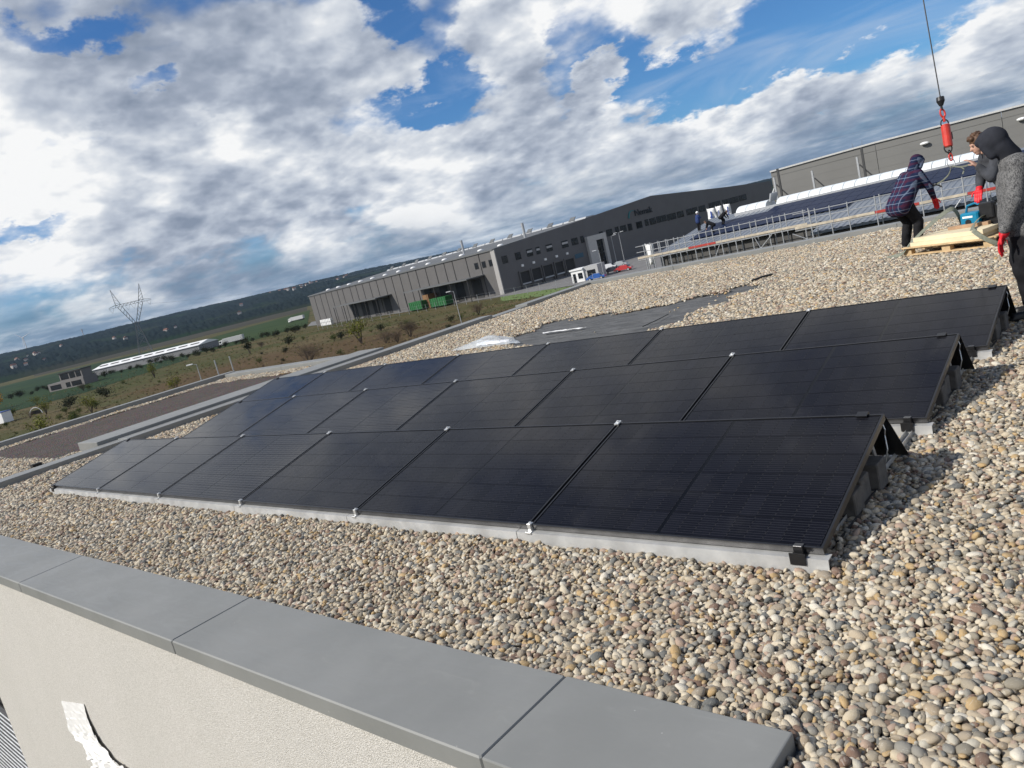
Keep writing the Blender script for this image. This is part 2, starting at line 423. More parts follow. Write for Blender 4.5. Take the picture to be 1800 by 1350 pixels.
# ------------------------------------------------------------------ plants
def leafmat(name, a, b_):
    def f(k, b):
        P = k.n('ShaderNodeNewGeometry').outputs['Position']
        oi = k.n('ShaderNodeObjectInfo')
        n = k.noise(P, 1.7, 4, 0.6)
        k.put(b.inputs['Base Color'], k.mix(k.ss(n, 0.3, 0.7), a, b_)); b.inputs['Roughness'].default_value = 0.85
        b.inputs['Specular IOR Level'].default_value = 0.15
    return custom(name, f)
LEAF = {'yellow': leafmat('willow_leaf', (0.11, 0.125, 0.020), (0.20, 0.20, 0.035)), 'green': leafmat('bush_leaf', (0.045, 0.065, 0.016), (0.095, 0.115, 0.03)),
        'dark': leafmat('dark_leaf', (0.016, 0.022, 0.010), (0.04, 0.045, 0.018)), 'bare': leafmat('bare_twig', (0.075, 0.055, 0.038), (0.13, 0.095, 0.065)),
        'orange': leafmat('orange_leaf', (0.50, 0.22, 0.02), (0.62, 0.32, 0.03)), 'straw': leafmat('straw', (0.16, 0.13, 0.06), (0.26, 0.21, 0.11))}
bark = pmat('bark', (0.07, 0.055, 0.042), 0.9, bump=0.4, bscale=8)
def plant_meshes(kind, h, w, seed, nleaf, nstem=7, leaf=0.22):
    r = random.Random(seed); st = MB(); lf = MB(); tips = []
    for i in range(nstem):
        a = r.uniform(0, 6.28); sp = r.uniform(.15, .55) * w; top = Vector((math.cos(a) * sp, math.sin(a) * sp, h * r.uniform(.55, .95)))
        b0 = Vector((math.cos(a) * .06, math.sin(a) * .06, 0)); mid = b0.lerp(top, .5) + Vector((r.uniform(-.1, .1), r.uniform(-.1, .1), .1)) * h * .5
        st.path([b0, mid, top], [0.035 * h * .5, 0.02 * h * .5, 0.006 * h * .5], 5); tips.append((mid, top))
        for q in range(4):
            p0 = mid.lerp(top, r.random()); e = p0 + Vector((r.uniform(-1, 1) * w * .35, r.uniform(-1, 1) * w * .35, r.uniform(.05, .4) * h * .5))
            st.path([p0, p0.lerp(e, .5), e], [0.007 * h * .5, .005 * h * .5, .002 * h * .5], 4); tips.append((p0, e))
    for i in range(nleaf):
        a, b = r.choice(tips); p = a.lerp(b, r.uniform(.25, 1.1))
        s = w * .13
        p = p + Vector((r.gauss(0, s), r.gauss(0, s), r.gauss(0, s)))
        if p.z < .05 * h: p.z = .05 * h + r.random() * .2 * h
        n = Vector((r.gauss(0, 1), r.gauss(0, 1), r.gauss(0, 1) + .5)).normalized(); u = n.orthogonal().normalized(); v = n.cross(u)
        L_ = leaf * r.uniform(.5, 1.25)
        if kind == 'bare': lf.add([p, p + u * L_ * .09, p + (u + n) * L_ * 1.2], [(0, 1, 2)])
        else: lf.add([p - u * L_ * .5, p - v * L_ * .3, p + u * L_ * .5, p + v * L_ * .3], [(0, 1, 2, 3)])
    return st.mesh('stem', bark), lf.mesh('foliage', LEAF[kind])
def plant(name, label, cat, loc, me, s=1.0, group=None, rz=None):
    o = thing(name, label, cat, loc, random.uniform(0, 6.28) if rz is None else rz, group); o.scale = (s, s, s)
    obj('stem', me[0], o); obj('foliage', me[1], o); return o
PL = {'willow': plant_meshes('yellow', 4.2, 2.6, 1, 620, 9, .32), 'willow_b': plant_meshes('yellow', 3.4, 2.8, 2, 520, 9, .30),
      'bush': plant_meshes('green', 2.2, 2.6, 3, 560, 8, .30), 'bush_b': plant_meshes('green', 1.6, 2.2, 4, 420, 8, .26),
      'gorse': plant_meshes('dark', 1.5, 2.2, 5, 560, 8, .26), 'bare': plant_meshes('bare', 2.8, 3.0, 6, 900, 14, .5), 'fir': plant_meshes('dark', 2.6, 1.2, 8, 420, 6, .26),
      'orange': plant_meshes('orange', 5, 3.6, 9, 900, 9, .42)}
def at_ground(px, py): 
    p = PX(px, py, GZ); return (p.x, p.y, GZ)
NOTED = [('willow_tree', 'yellow-green leafy young tree in front of the long white-roofed shed', 'tree', (272, 664), 'willow', 1.0),
         ('willow_tree', 'tall yellow-green young tree before the loading canopies of the factory', 'tree', (636, 604), 'willow', 1.15),
         ('willow_tree', 'young yellow-green tree rising just beyond the far roof edge at left', 'tree', (78, 768), 'willow_b', 1.0),
         ('willow_tree', 'rounded yellow-green shrub tree left of the dark bush strip', 'tree', (82, 728), 'willow_b', 1.0),
         ('willow_tree', 'thin light green tree beside the small round arch in the field', 'tree', (162, 726), 'willow', .8),
         ('willow_tree', 'small light green tree near the low grey house', 'tree', (66, 712), 'willow_b', .8),
         ('willow_tree', 'slim green tree left of the short lamp post', 'tree', (312, 690), 'willow', .75),
         ('bare_bush', 'brown leafless bush next to the tall lamp post', 'shrub', (722, 592), 'bare', 1.0),
         ('bare_bush', 'small leafless bush on the bare earth right of the tall lamp post', 'shrub', (842, 553), 'bare', .75),
         ('bare_bush', 'wide leafless thicket by the gate posts', 'shrub', (545, 642), 'bare', 1.2),
         ('gorse_bush', 'dark low bush left of the brown leafless bush', 'shrub', (670, 582), 'gorse', 1.0),
         ('gorse_bush', 'dark low bush at the foot of the tall yellow-green tree', 'shrub', (600, 596), 'gorse', 1.1),
         ('gorse_bush', 'long dark bush in the middle of the left field', 'shrub', (122, 718), 'gorse', 1.5),
         ('gorse_bush', 'dark bush right of the thin light green tree', 'shrub', (188, 698), 'gorse', 1.5),
         ('gorse_bush', 'dark bush below the white lorry', 'shrub', (508, 606), 'gorse', 1.4),
         ('small_fir', 'small dark conifer in the field below the white lorry', 'tree', (440, 622), 'fir', 1.5),
         ('orange_tree', 'orange-yellow tree at the left border behind the small white cabin', 'tree', (-4, 722), 'orange', 1.3)]
for nm, lb, ct, (px, py), kd, s in NOTED: plant(nm, lb, ct, at_ground(px, py), PL[kd], s)
r = random.Random(21); cnt = 0
while cnt < 55:
    px = r.uniform(-10, 900); lo = 700 - px * .21; py = r.uniform(lo - 28, lo + 95)
    p = PX(px, py, GZ); dist = math.hypot(p.x, p.y)
    if dist > 330 or dist < 60 or (px > 640 and py < 560) or (px < 130 and 660 < py < 700): continue
    kd = r.choice(['bush', 'bush_b', 'bush_b', 'gorse', 'bare', 'bush'])
    lab = {'bush': ('green_bush', 'low green bush growing in the rough field'), 'bush_b': ('green_bush', 'low green bush growing in the rough field'), 'gorse': ('dark_bush', 'small dark bush dotted about the rough field'),
           'bare': ('twiggy_bush', 'small twiggy bush standing in the dry grass')}[kd]
    plant(lab[0], lab[1], 'shrub', (p.x, p.y, GZ), PL[kd], r.uniform(.35, .85), group=lab[0].replace('_', ' ') + ' plants of the field'); cnt += 1
# hedge line along the far edge of the field
r = random.Random(5)
for i in range(46):
    px = 20 + i * 11.5 + r.uniform(-4, 4); py = 705 - px * .235 + r.uniform(-3, 3)
    if 88 < px < 150: continue
    plant('hedge_bush', 'dark hedge bush in the line along the far field edge', 'shrub', at_ground(px, py), PL['gorse'], r.uniform(.8, 1.5), group='hedge bushes along the far field edge')
# tufts of dry grass: nobody could count them
def tuft(kind, seed):
    r = random.Random(seed); m = MB()
    for i in range(16):
        a = r.uniform(0, 6.28); b = Vector((r.gauss(0, .14), r.gauss(0, .14), 0)); t = b + Vector((math.cos(a) * .25, math.sin(a) * .25, r.uniform(.25, .6)))
        w = Vector((-math.sin(a), math.cos(a), 0)) * .035; m.add([b - w, b + w, t], [(0, 1, 2)])
    return m.mesh('tuft', LEAF[kind])
n = 9000; az = np.radians(RNG.uniform(118, 171, n)); rr = 40 + 300 * RNG.random(n) ** 1.3
pts = np.stack([CAM.x + rr * np.cos(az), CAM.y + rr * np.sin(az), np.full(n, GZ)], 1)
keep = ~((pts[:, 1] > 128) & (pts[:, 0] > -150)) & ~((pts[:, 1] > 150))
pts = pts[keep]; n = len(pts)
sc3 = np.repeat(RNG.uniform(.35, .95, (n, 1)), 3, 1)
tag(scatter('dry_grass', pts, np.stack([np.zeros(n), np.zeros(n), RNG.uniform(0, 6.28, n)], 1), sc3, RNG.integers(0, 4, n), [tuft('straw', 1), tuft('straw', 2), tuft('green', 3), tuft('bare', 4)]),
    'tufts of dry straw and green grass over the field', 'grass', None, 'stuff')

# ------------------------------------------------------------------ the building we stand on
def render_mat(k, b):
    P = k.n('ShaderNodeNewGeometry').outputs['Position']
    n = k.noise(P, 130, 3, 0.6); s = k.noise(k.v('MULTIPLY', P, (1.0, 1.0, 0.35)), 1.1, 5, 0.6)
    k.put(b.inputs['Base Color'], k.mix(k.ss(s, 0.35, 0.7), k.mix(k.ss(n, .35, .65), (0.50, 0.475, 0.43), (0.70, 0.675, 0.63)), k.mix(k.ss(n, .35, .65), (0.48, 0.46, 0.415), (0.67, 0.645, 0.60))))
    b.inputs['Roughness'].default_value = 0.95; b.inputs['Specular IOR Level'].default_value = 0.1
    bp = k.n('ShaderNodeBump'); bp.inputs['Distance'].default_value = 0.004; bp.inputs['Strength'].default_value = 0.9
    k.put(bp.inputs['Height'], k.m('ADD', k.voro(P, 210), k.m('MULTIPLY', n, 1.0))); k.put(b.inputs['Normal'], bp.outputs[0])
def coping_mat(k, b):
    P = k.n('ShaderNodeNewGeometry').outputs['Position']
    n = k.noise(P, 1.6, 6, 0.6); sm = k.noise(k.v('MULTIPLY', P, (1.2, 4.0, 1.0)), 3.0, 6, 0.65, 1.2); sp = k.voro(P, 9.0)
    c = k.mix(k.ss(n, .3, .7), (0.205, 0.208, 0.198), (0.238, 0.240, 0.229))
    c = k.mix(k.ss(sm, .55, .75, 0, .24), c, (0.30, 0.305, 0.29))
    c = k.mix(k.ss(sp, .035, .02, 0, .5), c, (0.5, 0.5, 0.47))
    k.put(b.inputs['Base Color'], c); k.put(b.inputs['Roughness'], k.ss(sm, .3, .7, .42, .58)); b.inputs['Metallic'].default_value = 0.0
    b.inputs['Specular IOR Level'].default_value = 0.35
    bp = k.n('ShaderNodeBump'); bp.inputs['Distance'].default_value = 0.01; bp.inputs['Strength'].default_value = 0.12
    k.put(bp.inputs['Height'], k.noise(P, 2.4, 3)); k.put(b.inputs['Normal'], bp.outputs[0])
def fleece_mat(k, b):
    P = k.n('ShaderNodeNewGeometry').outputs['Position']
    w = k.noise(k.v('MULTIPLY', P, (1.0, 3.0, 1)), 2.2, 6, 0.65, 1.0); n = k.noise(P, 60, 4, 0.7); d = k.noise(P, 1.1, 5, 0.6)
    c = k.mix(k.ss(w, .35, .65), (0.065, 0.067, 0.067), (0.130, 0.131, 0.130)); c = k.mix(k.ss(d, .5, .72, 0, .5), c, (0.15, 0.147, 0.137))
    c = k.mix(k.ss(n, .45, .75, 0, .4), c, (0.05, 0.05, 0.05))
    k.put(b.inputs['Base Color'], c); b.inputs['Roughness'].default_value = 0.9
    bp = k.n('ShaderNodeBump'); bp.inputs['Distance'].default_value = 0.05; bp.inputs['Strength'].default_value = 0.8
    k.put(bp.inputs['Height'], w); k.put(b.inputs['Normal'], bp.outputs[0])
RENDER = custom('pale_render', render_mat); COPE = custom('grey_coping', coping_mat); FLEECE = custom('roof_fleece', fleece_mat)
TAN = pmat('tar_edge', (0.05, 0.05, 0.05), 0.8)
bld = thing('flat_roof_building', 'pale rendered flat-roofed building with grey metal coping under the gravel roof', 'building', (-6, 6, GZ))
def wp(mb, name, mat, parent=None, smooth=False):
    parent = parent or bld
    o = mb.build(name, mat, parent, smooth); w = Vector((0, 0, 0)); q = parent
    while q is not None: w += q.location; q = q.parent
    o.location = -w; return o
wp(MB().box(-9.05, -0.13, -1.575, -1.20, GZ, -0.042), 'wall', RENDER)
wp(MB().box(-0.13, 0.2, -9.0, -1.20, GZ, -0.042), 'side_wall', RENDER)
wp(MB().box(-13.28, 9, -1.19, 17.0, GZ + .2, -0.06).box(0.21, 9, -9, -1.195, GZ + .2, -0.06).box(-20.95, -13.29, -3, 8.4, GZ + .2, -.125), 'core', RENDER)
m = MB(); m.quad((-13.2, -1.18, -0.03), (8.9, -1.18, -0.03), (8.9, 16.9, -0.03), (-13.2, 16.9, -0.03)); m.quad((0.21, -8.9, -0.03), (8.9, -8.9, -0.03), (8.9, -1.18, -0.03), (0.21, -1.18, -0.03))
wp(m, 'roof_membrane', FLEECE)
# recess with louvres beyond the end of the rendered wall
lv = pmat('louvre_metal', (0.6, 0.61, 0.62), 0.45, 0.4)
blk = pmat('dark_recess', (0.012, 0.012, 0.013), 0.8)
wp(MB().box(-13.2, -9.055, -1.35, -1.195, GZ + .2, -0.05), 'recess_back', blk)
for i in range(30):
    z = -1.5 - i * 0.085
    if -2.35 < z < -2.0: continue
    wp(MB().obox((-11.2, -1.45, z), (2.1, 0, 0), (0, 0.035, -0.022), (0, 0.004, 0.007)), 'louvre_slat', lv)
# coping along the near edge
CT = 0.04
for a, b in ((-13.35, -8.86), (-8.86, -5.98), (-5.98, -3.10), (-3.10, -0.63)):
    wp(MB().cbox(a + .0025, b - .0025, -1.64, -1.13, CT - .088, CT, .007), 'coping_panel', COPE)
m = MB(); poly = [(-0.6275, -1.64), (-0.22, -1.64), (-0.22, -8.9), (0.28, -8.9), (0.28, -1.13), (-0.6275, -1.13)]
m.prism(poly, 'z', CT - .088, CT); o = wp(m, 'coping_panel', COPE)
bv = o.modifiers.new('edge', 'BEVEL'); bv.width = .006; bv.segments = 2; bv.limit_method = 'ANGLE'
wp(MB().box(-13.3, -0.13, -1.20, -1.15, -0.06, CT - .09), 'coping_support', TAN)
# coping along the left and far edges, with steps
for a, b, z in ((-1.12, 2.0, .085), (2.0, 4.9, .095), (4.9, 8.2, .10), (8.2, 11.9, .10), (11.9, 13.4, .03), (13.4, 16.58, .085)):
    wp(MB().cbox(-13.32, -12.86, a + .003, b - .003, -.09, z, .006), 'coping_panel', COPE)
for a, b in ((-13.32, -9.9), (-9.9, -6.9), (-6.9, -3.9), (-3.9, -0.9), (-0.9, 2.1), (2.1, 5.1), (5.1, 8.1)):
    wp(MB().cbox(a + .003, b - .003, 16.60, 17.05, -.09, .10, .006), 'coping_panel', COPE)
for a, b in ((1.66, 5.0), (5.0, 8.42)):
    wp(MB().cbox(-14.30, -13.33, a + .003, b - .003, -.09, .15, .006), 'coping_panel', COPE)
for a, b in ((-3, 1.6), (1.6, 4.8), (4.8, 8.42)):
    wp(MB().cbox(-21.0, -20.62, a + .003, b - .003, -.12, .12, .006), 'coping_panel', COPE)
for a, b in ((-20.6, -17.4), (-17.4, -14.32)):
    wp(MB().cbox(a + .003, b - .003, 8.02, 8.42, -.12, .10, .006), 'coping_panel', COPE)
def substrate(k, b):
    P = k.n('ShaderNodeNewGeometry').outputs['Position']
    v = k.voro(P, 38, out=1); n = k.noise(P, 1.3, 5, .6)
    c = k.mix(.55, (0.085, 0.066, 0.058), k.v('MULTIPLY', v, (0.16, 0.12, 0.10))); c = k.mix(k.ss(n, .5, .7, 0, .4), c, (0.12, 0.105, 0.095))
    k.put(b.inputs['Base Color'], c); b.inputs['Roughness'].default_value = .95
    bp = k.n('ShaderNodeBump'); bp.inputs['Distance'].default_value = 0.03; k.put(bp.inputs['Height'], k.voro(P, 38)); k.put(b.inputs['Normal'], bp.outputs[0])
m = MB(); nx, ny = 60, 60; x0, x1, y0, y1 = -20.6, -13.33, -3, 8.0
vs = []; fs = []
for i in range(nx + 1):
    for j in range(ny + 1): vs.append((x0 + (x1 - x0) * i / nx, y0 + (y1 - y0) * j / ny, -.02 + random.uniform(-.012, .012)))
for i in range(nx):
    for j in range(ny): a = i * (ny + 1) + j; fs.append((a, a + ny + 1, a + ny + 2, a + 1))
m.add(vs, fs); wp(m, 'planting_substrate', custom('lava_substrate', substrate), smooth=True)
wp(MB().box(-14.05, -13.9, .75, .9, 0, .07), 'roof_drain', blk)

# loose protective film and window head on the wall
wy = -1.575
wloc = lambda px, py: (lambda d: CAM + d * ((wy - CAM.y) / d.y))(RAY(px, py))
filmm = pmat('white_film', (0.86, 0.85, 0.83), 0.35, var=.04, bump=.3, bscale=6)
cl = [((110, 1232), (148, 1236)), ((120, 1262), (158, 1262)), ((128, 1285), (172, 1290)), ((150, 1305), (188, 1312)), ((160, 1322), (206, 1332)), ((168, 1338), (232, 1352)), ((170, 1348), (240, 1372))]
m = MB(); vs = []; fs = []; nn = 17; rows_ = 34; rf_ = random.Random(12)
for i in range(rows_):
    t0 = i / (rows_ - 1) * (len(cl) - 1); q = min(int(t0), len(cl) - 2); u_ = t0 - q
    A = wloc(*cl[q][0]).lerp(wloc(*cl[q + 1][0]), u_); B = wloc(*cl[q][1]).lerp(wloc(*cl[q + 1][1]), u_); lift = min(1, i / rows_ * 1.6)
    A += Vector((rf_.gauss(0, .006), 0, rf_.gauss(0, .008))) * (1 + lift); B += Vector((rf_.gauss(0, .007), 0, rf_.gauss(0, .01))) * (1 + lift)
    for j in range(nn):
        t = j / (nn - 1); p = A.lerp(B, t)
        crease = abs((t * 3.1 + i * .13 + .25 * math.sin(i * .5)) % 1 - .5) + .6 * abs((t * 5.3 - i * .21) % 1 - .5)
        p.y -= .006 + lift * (.012 + .045 * crease) + rf_.uniform(0, .004); vs.append(p)
for i in range(rows_ - 1):
    for j in range(nn - 1): a = i * nn + j; fs.append((a, a + 1, a + nn + 1, a + nn))
m.add(vs, fs); o = m.build('protective_film', filmm, None, False)
sm = o.modifiers.new('solid', 'SOLIDIFY'); sm.thickness = .002
tag(o, 'torn white plastic film hanging loose on the pale rendered wall', 'film')
A, B = wloc(168, 1336), wloc(330, 1420)
wp(MB().box(A.x, A.x + 1.0, -1.578, -1.57, A.z - 1.2, A.z), 'window', pmat('window_dark', (0.07, 0.065, 0.055), 0.3))

# ------------------------------------------------------------------ solar rows
W_, G_, D_ = 1.722, 0.022, 1.134
TILT = R_(13.54); ct, st_ = math.cos(TILT), math.sin(TILT)
ROWS = [(0.0, 0.0, 6, 'front'), (0.014, 1.827, 6, 'middle'), (0.051, 3.588, 7, 'back')]
ZF = 0.10
cw = (W_ - .036 - .022) / 18
def cell_mat(k, b, ls=.8):
    tc = k.n('ShaderNodeTexCoord'); P = tc.outputs['Object']; X, Y, Z = k.xyz(P)
    fr = k.m('FRACT', k.m('MULTIPLY', Y, 1 / 0.0182)); line = k.m('LESS_THAN', fr, 0.10)
    oi = k.n('ShaderNodeObjectInfo')
    gp = k.n('ShaderNodeNewGeometry').outputs['Position']
    n = k.noise(gp, 240, 2, .5)
    c = k.mix(oi.outputs['Random'], (0.0046, 0.0049, 0.0075), (0.0076, 0.0080, 0.0118))
    c = k.mix(k.m('MULTIPLY', line, ls), c, (0.050, 0.050, 0.058))
    dust = k.noise(gp, 1.8, 6, .65, .5)
    c = k.mix(k.ss(n, .66, .76, 0, .30), c, (0.10, 0.10, 0.105))
    xe = k.m('MINIMUM', X, k.m('SUBTRACT', cw, X)); c = k.mix(k.m('MULTIPLY', k.m('LESS_THAN', xe, .0028), k.m('GREATER_THAN', k.m('FRACT', k.m('MULTIPLY', Y, 27.0)), .45)), c, (0.026, 0.026, 0.029))
    c = k.mix(k.ss(dust, .55, .8, 0, .05), c, (0.25, 0.24, 0.22))
    k.put(b.inputs['Base Color'], c); b.inputs['Roughness'].default_value = .5; b.inputs['Specular IOR Level'].default_value = .02
    b.inputs['Coat Weight'].default_value = 1.0; b.inputs['Coat IOR'].default_value = 1.17
    k.put(b.inputs['Coat Roughness'], k.ss(k.noise(gp, 3.0, 5, .6), .3, .7, .05, .12))
CELL = custom('solar_cell', cell_mat)
def lam_mat(k, b):
    b.inputs['Base Color'].default_value = (.0015, .0015, .002, 1); b.inputs['Roughness'].default_value = .35
    b.inputs['Specular IOR Level'].default_value = .06; b.inputs['Coat Weight'].default_value = 1.0; b.inputs['Coat IOR'].default_value = 1.17; b.inputs['Coat Roughness'].default_value = .13
LAM = custom('black_backsheet', lam_mat)
FRM = pmat('black_anodised', (0.06, 0.06, 0.063), .34, .8, var=.1)
ALU = pmat('mill_aluminium', (0.60, 0.60, 0.585), .42, .45, var=.16, vscale=5, bump=.15, bscale=14)
ALUB = pmat('bright_clamp', (0.78, 0.78, 0.76), .35, .7)
BLKS = pmat('black_sheet', (0.014, 0.014, 0.015), .45, .2)
CONC = pmat('concrete_block', (0.10, 0.095, 0.088), .95, var=.2, vscale=14, bump=.6, bscale=60)
fm = MB()
for x0, x1, y0, y1 in ((0, W_, 0, .011), (0, W_, D_ - .011, D_), (0, .011, .011, D_ - .011), (W_ - .011, W_, .011, D_ - .011)): fm.box(x0, x1, y0, y1, -.035, 0)
FRAME_ME = fm.mesh('frame', FRM)
LAM_ME = MB().box(.0105, W_ - .0105, .0105, D_ - .0105, -.012, -.0042).mesh('laminate', LAM)
cw = (W_ - .036 - .022) / 18; chh = (D_ - .036) / 6
CELLS = []
for i in range(18):
    for j in range(6): CELLS.append((.018 + i * cw + (.022 if i >= 9 else 0), .018 + j * chh))
CELL_ME = MB().box(.0008, cw - .0008, .0018, chh - .0018, -.0042, -.0032).mesh('cell', CELL)
gm_ = MB()
for x, y in CELLS: gm_.box(x + .0008, x + cw - .0008, y + .0018, y + chh - .0018, -.0042, -.0032)
GRID_ME = gm_.mesh('cell_grid', custom('solar_cell_fine', lambda k, b: cell_mat(k, b, .22)))
ordn = ['rightmost', 'second from the right', 'third from the right', 'fourth from the right', 'fifth from the right', 'sixth from the right', 'leftmost']
rowtxt = {'front': 'front row nearest the coping', 'middle': 'middle row', 'back': 'back row'}
def row(xr, y0, n, nm):
    for i in range(n):
        nth = ordn[i] if i < n - 1 else 'leftmost'
        p = thing('solar_panel', 'black solar panel, %s of the %s' % (nth, rowtxt[nm]), 'solar panel', (xr - (i + 1) * W_ - i * G_, y0, ZF), 0, 'solar panels in three tilted rows')
        p.rotation_euler = (TILT, 0, 0)
        obj('frame', FRAME_ME, p); obj('laminate', LAM_ME, p)
        if i < 3:
            for x, y in CELLS: c = obj('cell', CELL_ME, p); c.location = (x, y, 0)
        else:
            o = obj('cell_grid', GRID_ME, p); o['kind'] = 'stuff'
    rk = thing('mounting_rack', {'front': 'aluminium and black mounting rack under the front solar row', 'middle': 'mounting rack with ballast blocks under the middle solar row', 'back': 'mounting rack under the back solar row by the grey-jumper man'}[nm], 'solar rack', (xr, y0, 0), 0, 'mounting racks of the solar rows')
    Ltot = n * W_ + (n - 1) * G_
    # front rail in lengths
    xs = [.028] + [-(i * (W_ + G_)) - .09 for i in range(1, n)] + [-Ltot - .02]
    for a, b in zip(xs[:-1], xs[1:]):
        if nm == 'front':
            m = MB(); m.prism([(-.032, -.02), (-.028, -.02), (-.020, .052), (.03, .058), (.03, .061), (-.026, .057)], 'x', b + .003, a - .003)
        else:
            if a != xs[0]: continue
            m = MB(); m.prism([(-.032, -.02), (-.028, -.02), (-.020, .052), (.03, .058), (.03, .061), (-.026, .057)], 'x', -.24, .028)
        m.build('front_rail', ALU, rk)
    # rear wind deflector sheets
    yt, zt = D_ * ct + .012, ZF + D_ * st_ - .02
    for i in range(n):
        a = -i * (W_ + G_); m = MB()
        for q in range(6):
            t0, t1 = q / 6, (q + 1) / 6; f = lambda t: (yt + t * .30, zt - t * (zt - .012) + .006 * math.sin(t * 19))
            (ya, za), (yb, zb) = f(t0), f(t1)
            m.obox(((2 * a - W_) / 2 - .004, (ya + yb) / 2, (za + zb) / 2), (W_ / 2 + .006, 0, 0), (0, (yb - ya) / 2, (zb - za) / 2), (0, .0012, .001))
        m.build('wind_deflector', BLKS, rk)
    # clamps
    for i in range(0, n + 1):
        x = -(i * (W_ + G_)) + G_ / 2
        if i == 0: x = -.11
        if i == n: x = -Ltot + .12
        mt = ALUB if 0 < i < n else FRM
        hw = .022 if 0 < i < n else .036
        m = MB(); m.cbox(x - hw, x + hw, -.034, .018, ZF - .048, ZF - .036, .002); m.cbox(x - hw * .6, x + hw * .6, -.014, .020, ZF - .036, ZF + .008, .002)
        if 0 < i < n: m.tube((x, .004, ZF + .006), (x, .004, ZF + .014), .008, n=6)
        else: m.box(x - hw, x + hw, -.036, -.030, ZF - .075, ZF - .02)
        m.build('bottom_clamp', mt, rk)
        ytc, ztc = D_ * ct, ZF + D_ * st_
        m = MB(); m.obox((x, ytc - .012, ztc + .004), (hw * .8, 0, 0), (0, .024 * ct, .024 * st_), (0, -.004 * st_, .004 * ct))
        m.obox((x, ytc + .012, ztc - .012), (hw * .8, 0, 0), (0, .004, 0), (0, 0, .022))
        if 0 < i < n: m.tube((x, ytc - .008, ztc + .004), (x, ytc - .010, ztc + .018), .009, n=6)
        m.build('top_clamp', mt, rk)
    # rails on the ground towards the next row and the open end
    for i in range(0, n + 1):
        x = -(i * (W_ + G_)) + G_ / 2 + (-.10 if i == 0 else 0) + (.1 if i == n else 0)
        m = MB(); m.box(x - .02, x - .017, -.02, 1.84, .0, .03).box(x + .017, x + .02, -.02, 1.84, .0, .03).box(x - .02, x + .02, -.02, 1.84, -.003, .0015)
        m.build('base_rail', ALU, rk)
        yl = D_ * ct - .05; m = MB(); m.tube((x, yl + .1, .02), (x, yl, ZF + D_ * st_ - .05), .011, n=6); m.tube((x, yl - .34, .02), (x, yl, ZF + D_ * st_ - .06), .008, n=6)
        m.build('rear_leg', ALU, rk)
    for i, (a, b, y, s, h) in enumerate(((-.40, -.02, .52, .085, .135), (-.42, -.04, .70, .085, .14), (-.40, -.01, .89, .09, .15))):
        m = MB(); m.cbox(a, b, y, y + s * 1.6, .0, h, .006); m.build('ballast_block', CONC, rk)
    m = MB(); m.path([(-.03, .25, .012), (-.02, .5, .02), (-.035, .8, .012), (-.02, 1.1, .02)], .006, 6); m.build('cable', BLKS, rk)
    m = MB(); m.path([(-.012, 1.07, .335), (.004, 1.06, .29), (-.008, 1.08, .25), (.004, 1.05, .18), (-.02, 1.06, .10)], .0035, 5); m.build('cable_tail', ALUB, rk)
for xr, y0, n, nm in ROWS: row(xr, y0, n, nm)

# ------------------------------------------------------------------ pebbles
def pebble_mat(k, b):
    oi = k.n('ShaderNodeObjectInfo'); tc = k.n('ShaderNodeTexCoord'); P = tc.outputs['Object']
    rnd = oi.outputs['Random']
    off = k.v('ADD', P, k.v('SCALE', (7.1, 3.3, 5.7), rnd))
    pal = [(0.58, 0.51, 0.40), (0.40, 0.33, 0.25), (0.28, 0.275, 0.26), (0.52, 0.50, 0.45), (0.70, 0.67, 0.61), (0.15, 0.16, 0.165), (0.49, 0.42, 0.33), (0.45, 0.34, 0.28),
           (0.62, 0.56, 0.46), (0.50, 0.36, 0.19), (0.27, 0.25, 0.21), (0.55, 0.49, 0.39), (0.20, 0.13, 0.10), (0.36, 0.31, 0.25), (0.66, 0.60, 0.50), (0.36, 0.32, 0.26)]
    c = k.ramp(rnd, [(i / 16, (p[0] * .96, p[1] * .92, p[2] * .83)) for i, p in enumerate(pal)], 'CONSTANT')
    n = k.noise(off, 1.1, 5, .65); v = k.noise(k.v('MULTIPLY', off, (1, 3.5, 1)), 1.6, 4, .6, .8); sp = k.noise(off, 9, 3, .7)
    c = k.mix(k.ss(n, .35, .7, 0, .45), c, k.mix(.5, c, (0.30, 0.27, 0.23)))
    c = k.mix(k.ss(v, .58, .66, 0, .35), c, (0.62, 0.59, 0.52))
    c = k.mix(k.ss(sp, .55, .75, 0, .35), c, (0.17, 0.15, 0.13))
    k.put(b.inputs['Base Color'], c); k.put(b.inputs['Roughness'], k.ss(n, .3, .7, .55, .8)); b.inputs['Specular IOR Level'].default_value = .3
    bp = k.n('ShaderNodeBump'); bp.inputs['Distance'].default_value = .06; bp.inputs['Strength'].default_value = .35
    k.put(bp.inputs['Height'], sp); k.put(b.inputs['Normal'], bp.outputs[0])
PEB = custom('pebble', pebble_mat)
